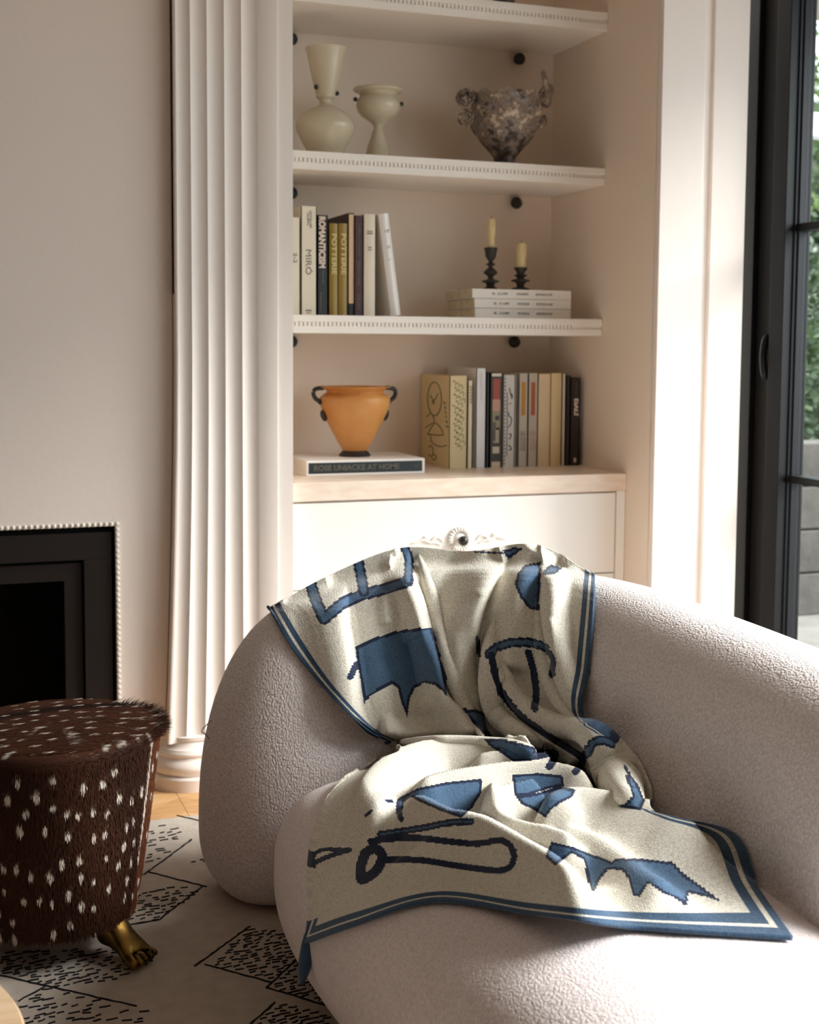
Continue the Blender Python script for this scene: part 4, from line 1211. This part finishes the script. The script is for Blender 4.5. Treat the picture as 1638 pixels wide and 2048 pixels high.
def hsh(a, z): return math.sin(a*7+z*120)*.5+math.sin(a*13-z*210+1.3)*.3+math.sin(a*23+z*90)*.2
for v in bm.verts:
    rr = math.hypot(v.co.x, v.co.y)
    if rr > .01:
        a = math.atan2(v.co.y, v.co.x); f = 1+.05*hsh(a, v.co.z)*min(1, v.co.z/.05)
        v.co.x *= f; v.co.y *= f
        if v.co.z > zf(200): v.co.z += .006*math.sin(a*9)+.004*math.sin(a*17+1)
obj('body', bm, M_lust, bowl, smooth=True)
def rose(c, r, nrm):
    bm = bmesh.new()
    nrm = Vector(nrm).normalized(); q = nrm.to_track_quat('Z', 'Y')
    for ring_, rad, n in ((0, .32, 3), (1, .62, 5), (2, .92, 6)):
        for i in range(n):
            a = 2*math.pi*i/n+ring_*.6
            qv = bmesh.ops.create_uvsphere(bm, u_segments=8, v_segments=6, radius=1)['verts']
            bmesh.ops.scale(bm, vec=(r*.16, r*(.30+.12*ring_), r*(.42-.06*ring_)), verts=qv)
            bmesh.ops.rotate(bm, cent=(0, 0, 0), matrix=Matrix.Rotation(a, 3, 'Z') @ Matrix.Rotation(.35*ring_, 3, 'Y'), verts=qv)
            bmesh.ops.translate(bm, vec=(r*rad*math.cos(a), r*rad*math.sin(a), r*(.3-.12*ring_)), verts=qv)
    for v in bm.verts: v.co = q @ v.co+Vector(c)
    return obj('flower', bm, M_lust, bowl, smooth=True)
P3 = lambda x, y, dy: (((x-cxw)*k), dy, zf(y))
for x, y, dy, r, nr in ((926, 205, -.02, .026, (-.7, -1, .2)), (925, 244, -.03, .024, (-.8, -1, -.1)), (940, 192, .0, .016, (-.2, -.6, 1)), (975, 212, -.078, .02, (-.2, -1, .2)), (985, 255, -.075, .018, (-.1, -1, -.2)), (1050, 222, -.078, .021, (.2, -1, .2)),
                        (1048, 196, -.055, .017, (.1, -.6, .8)), (1022, 192, -.07, .014, (0, -.7, .8)), (995, 192, -.07, .013, (0, -.7, .8)), (1088, 236, .0, .016, (.9, -.5, 0)), (1095, 183, .0, .021, (.6, -1, .2)), (1082, 200, -.02, .02, (.4, -1, .3)), (960, 232, -.06, .018, (-.5, -1, 0)), (968, 272, -.06, .014, (-.5, -1, -.3)), (1040, 262, -.07, .016, (.3, -1, -.2)), (1010, 235, -.085, .018, (0, -1, 0)), (1065, 246, -.06, .015, (.5, -1, -.1))):
    rose(P3(x, y, dy), r, nr)
bm = bmesh.new()
tube(bm, [P3(1090, 205, -.01), P3(1091, 185, -.012), P3(1089, 165, -.012), P3(1085, 148, -.01), P3(1083, 139, -.008), P3(1082, 134, -.008)], [.016, .016, .0105, .0075, .0062, .002], 10)
tube(bm, [P3(1088, 160, -.01), P3(1098, 166, -.01), P3(1105, 178, -.005)], [.006, .008, .004], 8)
tube(bm, [P3(1088, 172, -.014), P3(1080, 177, -.016), P3(1075, 184, -.01)], [.006, .007, .004], 8)
obj('figure', bm, M_lust, bowl, smooth=True)
bm = bmesh.new()
tube(bm, [P3(1006, 192, -.083), P3(1010, 210, -.092), P3(1009, 235, -.096), P3(1005, 262, -.084), P3(999, 285, -.062), P3(996, 304, -.040)], [.005, .006, .008, .006, .004, .002], 8)
o = obj('glaze_streak', bm, mat('pale_glaze', (206, 178, 146), .3), bowl, smooth=True); o['label'] = 'pale glaze streak'
# dark thing on the top shelf: only its foot shows
z1_ = Z_SH[1]; p = on(1007, 0, 'Y', 3.83)
t = thing('bowl', 'dark brown bowl foot on the top shelf, cut by the picture edge', 'bowl', (p.x, 3.83, z1_+.0004))
obj('body', lathe(smooth_prof([(.034, 0), (.034, .010), (.026, .018), (.05, .05), (.085, .09), (.09, .095), (.08, .09), (.04, .04), (0, .035)], 4), 40), mat('dark_brown_glaze', (60, 40, 32), .4), t, smooth=True)

# ------------------------------------------------------------------ rug
M_rug = mat('rug_wool', (184, 171, 158), .95, bump=(220, .35, .003), var=((172, 159, 146), 30, 4), sheen=.2, spec=.1)
M_rugl = mat('rug_black_yarn', (40, 38, 40), .95, bump=(300, .4, .002), spec=.1)
RZ = .011
ry1 = on(350, 1634, 'Z', RZ).y
rug = tag(obj('rug', boxes((-1.4, 1.95, -.6, ry1, .0005, RZ), bev=.004), M_rug), 'pale taupe rug with black outlined diamonds and scattered dashes', 'rug')
def gp(x, y): p = on(x, y, 'Z', RZ); return Vector((p.x, p.y, RZ))
LINES = [[(354,1631),(404,1643)], [(383,1679),(287,1750),(277,1748)], [(297,1744),(414,1774)], [(404,1774),(316,1841),(240,1853)], [(0,1951),(274,2013)], [(91,1972),(36,2003)],
         [(499,1853),(388.5,1933)], [(410,1929),(543,1965)], [(592,1920),(533,1975),(652,2011),(690,2008)], [(550,2005),(500,2049)]]
rl = random.Random(4)
def ribbon(bm, pts, w):
    for a, b in zip(pts, pts[1:]):
        n = max(2, int((b-a).length/.012)); d = (b-a).normalized(); s = Vector((-d.y, d.x, 0)); prev = None
        for i in range(n+1):
            c = a+(b-a)*(i/n)+s*rl.uniform(-.0012, .0012)
            ww = w*rl.uniform(.7, 1.25)
            q = [bm.verts.new(c-s*ww), bm.verts.new(c+Vector((0, 0, .0022))), bm.verts.new(c+s*ww)]
            if prev: bm.faces.new((prev[0], prev[1], q[1], q[0])); bm.faces.new((prev[1], prev[2], q[2], q[1]))
            prev = q
for L_ in LINES:
    bm = bmesh.new(); ribbon(bm, [gp(*p) for p in L_], .0030); obj('pattern_line', bm, M_rugl, rug)
REG = [([(262,1650),(340,1652),(362,1665),(350,1695),(300,1730),(262,1748)], 34), ([(240,1800),(330,1775),(370,1772),(392,1786),(316,1842),(225,1855)], 55), ([(0,1905),(150,1898),(290,1900),(302,1922),(240,1958),(120,1975),(0,1945)], 110),
       ([(95,1975),(190,1998),(290,2020),(300,2049),(45,2049),(40,2005)], 40), ([(500,1858),(600,1868),(640,1890),(600,1920),(545,1960),(425,1928)], 105), ([(597,1925),(650,1950),(685,2000),(650,2006),(545,1974)], 46), ([(556,2008),(650,2028),(660,2049),(510,2049)], 40), ([(385,1722),(412,1718),(412,1726),(385,1728)], 3)]
bm = bmesh.new()
def pin(x, y, P):
    ins = False
    for i in range(len(P)):
        (x1, y1_), (x2, y2_) = P[i], P[(i+1) % len(P)]
        if (y1_ > y) != (y2_ > y) and x < (x2-x1)*(y-y1_)/(y2_-y1_)+x1: ins = not ins
    return ins
for P, n in REG:
    xs0, xs1 = min(p[0] for p in P), max(p[0] for p in P); ys0, ys1 = min(p[1] for p in P), max(p[1] for p in P); c = 0; tries = 0; done = []
    while c < n and tries < 9000:
        tries += 1
        x, y = rl.uniform(xs0, xs1), rl.uniform(ys0, ys1)
        if not pin(x, y, P): continue
        q = gp(x, y)
        if any(abs(q.x-a.x) < .016 and abs(q.y-a.y) < .0095 for a in done): continue
        done.append(q); l = rl.uniform(.004, .011); dy = rl.uniform(-.001, .003)
        ribbon(bm, [q-Vector((l, dy, 0)), q+Vector((l, dy, 0))], rl.uniform(.0018, .0034)); c += 1
stuff(obj('dash_marks', bm, M_rugl, rug))

# ------------------------------------------------------------------ hide stool with brass feet
SX, SY = on(107, 1468, 'Y', 2.68).x, 2.68
ZT = .452; ZB = .075; RT, RB = .208, .150
def spots_mat(name):
    m = bpy.data.materials.new(name); m.use_nodes = True; nt = m.node_tree; b = nt.nodes['Principled BSDF']
    b.inputs['Roughness'].default_value = .75; b.inputs['Specular IOR Level'].default_value = .12
    at = nt.nodes.new('ShaderNodeAttribute'); at.attribute_name = 'hide'
    nt.links.new(at.outputs['Color'], b.inputs['Base Color'])
    return m
M_hide = spots_mat('spotted_hide')
stool = thing('stool', 'tapered round stool in white spotted brown hide on brass feet', 'stool', (SX, SY, 0))
rs = random.Random(21)
def side_r(z): 
    t = max(0, min(1, (z-ZB)/(ZT-ZB))); return RB+(RT-RB)*t**.8
SPOT_S = []       # (angle, z, half w, half h) on the side
tries = 0
while len(SPOT_S) < 190 and tries < 9000:
    tries += 1
    a, z = rs.uniform(0, 2*math.pi), rs.uniform(ZB+.01, ZT-.03)
    if any(abs((a-q[0]+math.pi) % (2*math.pi)-math.pi)*.18 < .017 and abs(z-q[1]) < .030 for q in SPOT_S): continue
    SPOT_S.append((a, z, rs.uniform(.0040, .0068), rs.uniform(.006, .0105)))
SPOT_T = []
tries = 0
while len(SPOT_T) < 75 and tries < 9000:
    tries += 1
    r_, a = RT*math.sqrt(rs.random())*.96, rs.uniform(0, 2*math.pi); x, y = r_*math.cos(a), r_*math.sin(a)
    if any(abs(x-q[0]) < .03 and abs(y-q[1]) < .034 for q in SPOT_T): continue
    SPOT_T.append((x, y, rs.uniform(.006, .011), rs.uniform(.0026, .0046)))
SSa, STa = np.array(SPOT_S), np.array(SPOT_T)
BR, DK, WH, RD = [np.array(lin(c)) for c in ((66, 36, 22), (22, 13, 11), (214, 200, 186), (92, 50, 30))]
def hide_col(x, y, z, top):
    if top:
        d = np.min(((x-STa[:, 0])/STa[:, 2])**2+((y-STa[:, 1])/STa[:, 3])**2)
        yy = y-.085-.02*math.sin(x*9)
        st = max(0, 1-abs(yy)/.035); c = BR*(1-st)+DK*.5*st
        n = .5+.5*math.sin(x*31+y*17)*math.sin(y*41-x*13); c = c*(1-.35*n)+RD*.35*n*(1-st)
    else:
        a = math.atan2(y, x)
        da = np.abs((a-SSa[:, 0]+math.pi) % (2*math.pi)-math.pi)*.185
        d = np.min((da/SSa[:, 2])**2+((z-SSa[:, 1])/SSa[:, 3])**2)
        n = .5+.5*math.sin(a*6+z*9); c = BR*(.55+.35*n)
        sm = (a-math.radians(-33)+math.pi) % (2*math.pi)-math.pi   # pale strip by the seam
        w = .030+.012*math.sin(z*24)
        if abs(sm) < w*.55 and z > ZB+.12: d = min(d, .5)
        if sm > 0: c = c*.35+RD*.9
    k_ = max(0, min(1, (1.25-d)/.5)); 
    return c*(1-k_)+WH*k_
def build_stool():
    prof = [(0, ZB), (RB*.9, ZB), (RB, ZB+.008)]
    n = 26
    prof += [(side_r(ZB+.008+(ZT-.03-ZB-.008)*i/n), ZB+.008+(ZT-.03-ZB-.008)*i/n) for i in range(1, n+1)]
    prof += [(RT-.001, ZT-.018), (RT-.006, ZT-.007), (RT-.016, ZT), (RT*.8, ZT+.004), (RT*.5, ZT+.009), (RT*.25, ZT+.011), (0, ZT+.012)]
    bm = lathe(prof, 120)
    o = obj('hide_cover', bm, M_hide, stool, smooth=True)
    me = o.data; ca = me.color_attributes.new('hide', 'FLOAT_COLOR', 'POINT')
    buf = []
    for v in me.vertices: buf += list(np.clip(hide_col(v.co.x, v.co.y, v.co.z, v.co.z > ZT-.006)*.8, 0, 1))+[1]
    ca.data.foreach_set('color', np.array(buf, np.float32))
    # short hair: thin blades lying along the hide
    V, Fc, Cc = [], [], []
    def blade(p, d, n, l, w, c):
        s = d.cross(n).normalized()*w; i = len(V)
        V.extend([p-s, p+s, p+d*l*.6+n*l*.10+s*.8, p+d*l*.6+n*l*.10-s*.8, p+d*l+n*l*.12])
        Fc.append((i, i+1, i+2, i+3)); Fc.append((i+3, i+2, i+4)); Cc.extend([c]*5)
    for k in range(52000):
        if k < 36000:
            a = rs.uniform(-math.pi*1.02, math.pi*.12); z = ZB+.006+(ZT-.022-ZB)*rs.random()
            r_ = side_r(z); p = Vector((r_*math.cos(a), r_*math.sin(a), z)); n = Vector((math.cos(a), math.sin(a), .05)).normalized()
            d = Vector((rs.uniform(-.12, .12)*-math.sin(a), rs.uniform(-.12, .12)*math.cos(a), -1)).normalized(); top = False
            l = rs.uniform(.007, .013)
        else:
            r_, a = RT*math.sqrt(rs.random()), rs.uniform(0, 2*math.pi)
            if r_ > RT-.014: zt_ = ZT-.003-(r_-RT+.014)
            else: zt_ = ZT+.012*(1-(r_/RT)**2)
            p = Vector((r_*math.cos(a), r_*math.sin(a), zt_)); n = Vector((0, 0, 1)); d = Vector((1, rs.uniform(-.25, .25), 0)).normalized(); top = True
            l = rs.uniform(.008, .015)
        c = hide_col(p.x, p.y, p.z, top)*rs.uniform(.65, 1.3)
        blade(p, d, n, l, rs.uniform(.0005, .0010), c)
    for k in range(2600):        # ruff of longer hair on the right rim
        a = rs.gauss(math.radians(4), math.radians(17)); r_ = RT-rs.uniform(0, .018)
        p = Vector((r_*math.cos(a), r_*math.sin(a), ZT-.004+rs.uniform(-.012, .004)))
        d = Vector((math.cos(a)*.8+.3, math.sin(a)*.8, rs.uniform(-.5, .65))).normalized(); n = Vector((0, 0, 1))
        c = hide_col(p.x, p.y, ZT, True)*rs.uniform(.5, 1.1)
        blade(p, d, n, rs.uniform(.012, .030), .0009, c)
    me = bpy.data.meshes.new('fur'); me.from_pydata([tuple(v) for v in V], [], Fc); me.update()
    o = link('fur', me, M_hide, stool); stuff(o)
    ca = me.color_attributes.new('hide', 'FLOAT_COLOR', 'POINT')
    ca.data.foreach_set('color', np.hstack([np.clip(np.array(Cc), 0, 1), np.ones((len(Cc), 1))]).astype(np.float32).ravel())
build_stool()
M_brass = mat('aged_brass', (128, 98, 48), .36, metal=1., var=((70, 52, 28), 22, 4), bump=(60, .15, .002))
def brass_foot():
    me = bpy.data.meshes.new('foot'); bm = bmesh.new(); sk = bm.verts.layers.skin.verify()
    def V_(p, r, ry=None):
        v = bm.verts.new(p); v[sk].radius = (r, ry or r); return v
    an = V_((0, -.012, .088), .025); a2 = V_((0, -.012, .062), .023); bm.edges.new((an, a2))
    heel = V_((0, .010, .030), .021); bm.edges.new((a2, heel))
    ins = V_((0, -.045, .040), .027, .020); bm.edges.new((a2, ins))
    ball_ = V_((0, -.075, .024), .036, .016); bm.edges.new((ins, ball_))
    for i in range(5):
        x = -.031+.0155*i; L = [.031, .031, .028, .025, .020][i]; r = [.0108, .0078, .0074, .0069, .0064][i]
        k0 = V_((x*.85, -.088, .019), r*.95); bm.edges.new((ball_, k0))
        k1 = V_((x, -.088-L*.5, .0175), r); bm.edges.new((k0, k1))
        k2 = V_((x*1.03, -.088-L, .0105), r*.92); bm.edges.new((k1, k2))
    bm.to_mesh(me); bm.free()
    o = link('foot', me, M_brass, stool)
    sm = o.modifiers.new('skin', 'SKIN'); sm.use_smooth_shade = True
    ss = o.modifiers.new('sub', 'SUBSURF'); ss.levels = 2; ss.render_levels = 2
    me.skin_vertices[0].data[0].use_root = True
    return o
f0 = brass_foot()
fp_ = on(232, 1893, 'Z', RZ)
ang = math.radians(-38)
for i, (a, rt_) in enumerate(((-40, -54), (70, 70), (160, 165))):
    o = f0 if i == 0 else f0.copy()
    if i: COL.objects.link(o); o.parent = stool
    r_ = .112; aa = math.radians(a)
    o.location = (r_*math.cos(aa), r_*math.sin(aa), RZ+.001); o.rotation_euler = (0, 0, math.radians(rt_)+math.pi/2)

# ------------------------------------------------------------------ round table edge in the near left corner
tz = .40
p1_ = on(0, 1962, 'Z', tz); p2_ = on(52, 2048, 'Z', tz)
R_ = .38
mid = (p1_+p2_)/2; dv = (p2_-p1_); L2 = dv.length; nrm = Vector((-dv.y, dv.x, 0)).normalized()
cen = mid+nrm*(-1 if (nrm.x > 0) else 1)*math.sqrt(max(0, R_*R_-L2*L2/4))
tbl = thing('side_table', 'round pale wooden table top cut by the near left picture corner', 'table', (cen.x, cen.y, 0))
M_tw = mat('pale_wood_top', (214, 184, 150), .4, var=((200, 166, 130), 6, 5, (1, 9, 1)))
obj('table_top', lathe([(R_-.01, tz-.03), (R_, tz-.024), (R_, tz-.006), (R_-.004, tz), (0, tz)], 96), M_tw, tbl, auto=40)
obj('pedestal', lathe(smooth_prof([(.16, RZ+.001), (.165, .03), (.09, .06), (.05, .12), (.05, tz-.09), (.1, tz-.03)], 5), 40), M_tw, tbl, smooth=True)

# ------------------------------------------------------------------ outside
M_pav = mat('patio_stone', (120, 116, 110), .9, bump=(20, .3, .01), var=((104, 100, 94), 5, 4))
wall_box('ground', M_pav, (XD+.2, 14, -8, 14, -.12, -.02))
M_blk = mat('garden_block', (84, 80, 75), .9, bump=(30, .3, .01), var=((70, 66, 62), 8, 4))  # pale blocks, given a dark colour for the shade they stand in
gw = bpy.data.objects.new('garden_wall', None); COL.objects.link(gw); tag(gw, 'low pale block wall in the garden behind the door glass', 'wall')
gw.location = (3.9, 5.2, 0)
bme2 = bpy.data.meshes.new('block'); bm = boxes((-.245, .245, -.1, .1, 0, .192), bev=.006); bm.to_mesh(bme2); bm.free(); bme2.materials.append(M_blk)
for r_ in range(4):
    for c_ in range(7):
        o = bpy.data.objects.new('block', bme2); COL.objects.link(o); o.parent = gw
        o.location = ((c_-3)*.5+(.25 if r_ % 2 else 0), 0, -.02+r_*.2)
M_leaf = mat('leaf_green', (58, 84, 40), .5, var=((96, 118, 52), 3, 2)); M_leaf2 = mat('leaf_dark', (34, 54, 30), .5, var=((66, 88, 44), 3, 2)); M_bark = mat('bark', (70, 56, 44), .9)
def shrub(label, x, y, z0, rx, rz, n, m, seed, group):
    t = thing('garden_shrub', label, 'shrub', (x, y, 0), group)
    r_ = random.Random(seed); V, Fc = [], []
    for i in range(n):
        u_, v_, w_ = [max(-.95, min(.95, r_.gauss(0, .5))) for _ in range(3)]
        c = Vector((u_*rx, v_*rx, z0+w_*rz)); l = r_.uniform(.03, .07)
        d = Vector((r_.gauss(0, 1), r_.gauss(0, 1), r_.gauss(-.2, .6))).normalized(); s = d.cross(Vector((r_.gauss(0, 1), r_.gauss(0, 1), r_.gauss(0, 1)))).normalized()*l*.32
        j = len(V); V += [c, c+d*l*.5+s, c+d*l, c+d*l*.5-s]; Fc.append((j, j+1, j+2, j+3))
    stuff(pydata('foliage', V, Fc, m, t, smooth=False))
    bm = bmesh.new()
    for i in range(5):
        a = i*1.3; tube(bm, [(0, 0, -.02), (.1*math.cos(a)*rx, .1*math.sin(a)*rx, z0*.5), (.4*math.cos(a)*rx, .4*math.sin(a)*rx, z0)], [.03, .022, .008], 6)
    obj('stem', bm, M_bark, t)
g = 'garden shrubs seen through the door glass'
shrub('dark leafy shrub low behind the door glass, above the block wall', 4.75, 6.2, 1.0, .70, .80, 5200, M_leaf2, 1, g)
shrub('mid green tree crown behind the upper door glass', 6.5, 7.9, 3.0, .8, .8, 5200, M_leaf, 2, g)
shrub('shadowed leafy shrub reaching past the lower muntin outside', 5.2, 7.3, .9, .28, .8, 4200, M_leaf2, 3, g)
hedge = thing('garden_hedge', 'tall dark evergreen hedge closing the garden behind the shrubs', 'hedge', (8.0, 10.6, 0))
M_hd = mat('hedge_dark', (20, 30, 18), .7, var=((40, 54, 30), 6, 4))
bm = bmesh.new(); r_ = random.Random(31)
for i in range(60): ball(bm, (r_.uniform(-2.4, 2.4), r_.uniform(-.25, .25), r_.uniform(.2, 3.2)), r_.uniform(.35, .6), 8)
stuff(obj('crown', bm, M_hd, hedge, smooth=True))
V, Fc = [], []
for i in range(6000):
    c = Vector((r_.uniform(-2.5, 2.5), -.65+r_.uniform(-.15, .2), r_.uniform(0, 3.7))); l = r_.uniform(.05, .11); d = Vector((r_.gauss(0, 1), r_.gauss(-.4, .6), r_.gauss(0, 1))).normalized(); sd = d.cross(Vector((r_.gauss(0, 1), r_.gauss(0, 1), r_.gauss(0, 1)))).normalized()*l*.3
    j = len(V); V += [c, c+d*l*.5+sd, c+d*l, c+d*l*.5-sd]; Fc.append((j, j+1, j+2, j+3))
stuff(pydata('foliage', V, Fc, M_leaf2, hedge, smooth=False))
bx = on(1630, 250, 'Y', 5.6)
tag(obj('pergola_beam', boxes((bx.x-.3, bx.x+1.6, 5.55, 5.66, bx.z-.06, bx.z+.05), bev=.004), mat('white_paint', (226, 226, 226), .6)), 'white painted pergola beam seen through the upper door pane', 'beam')
tag(obj('sun_blocker', boxes((XD+.22, 3.25, 1.5, 4.4, 2.44, 2.50), bev=.004), mat('blocker_grey', (150, 142, 130), .8)), 'added unseen flat sun blocker outside above the glazed door', 'blocker')  # unseen panel, added to keep sun and sky off the pier and cabinet
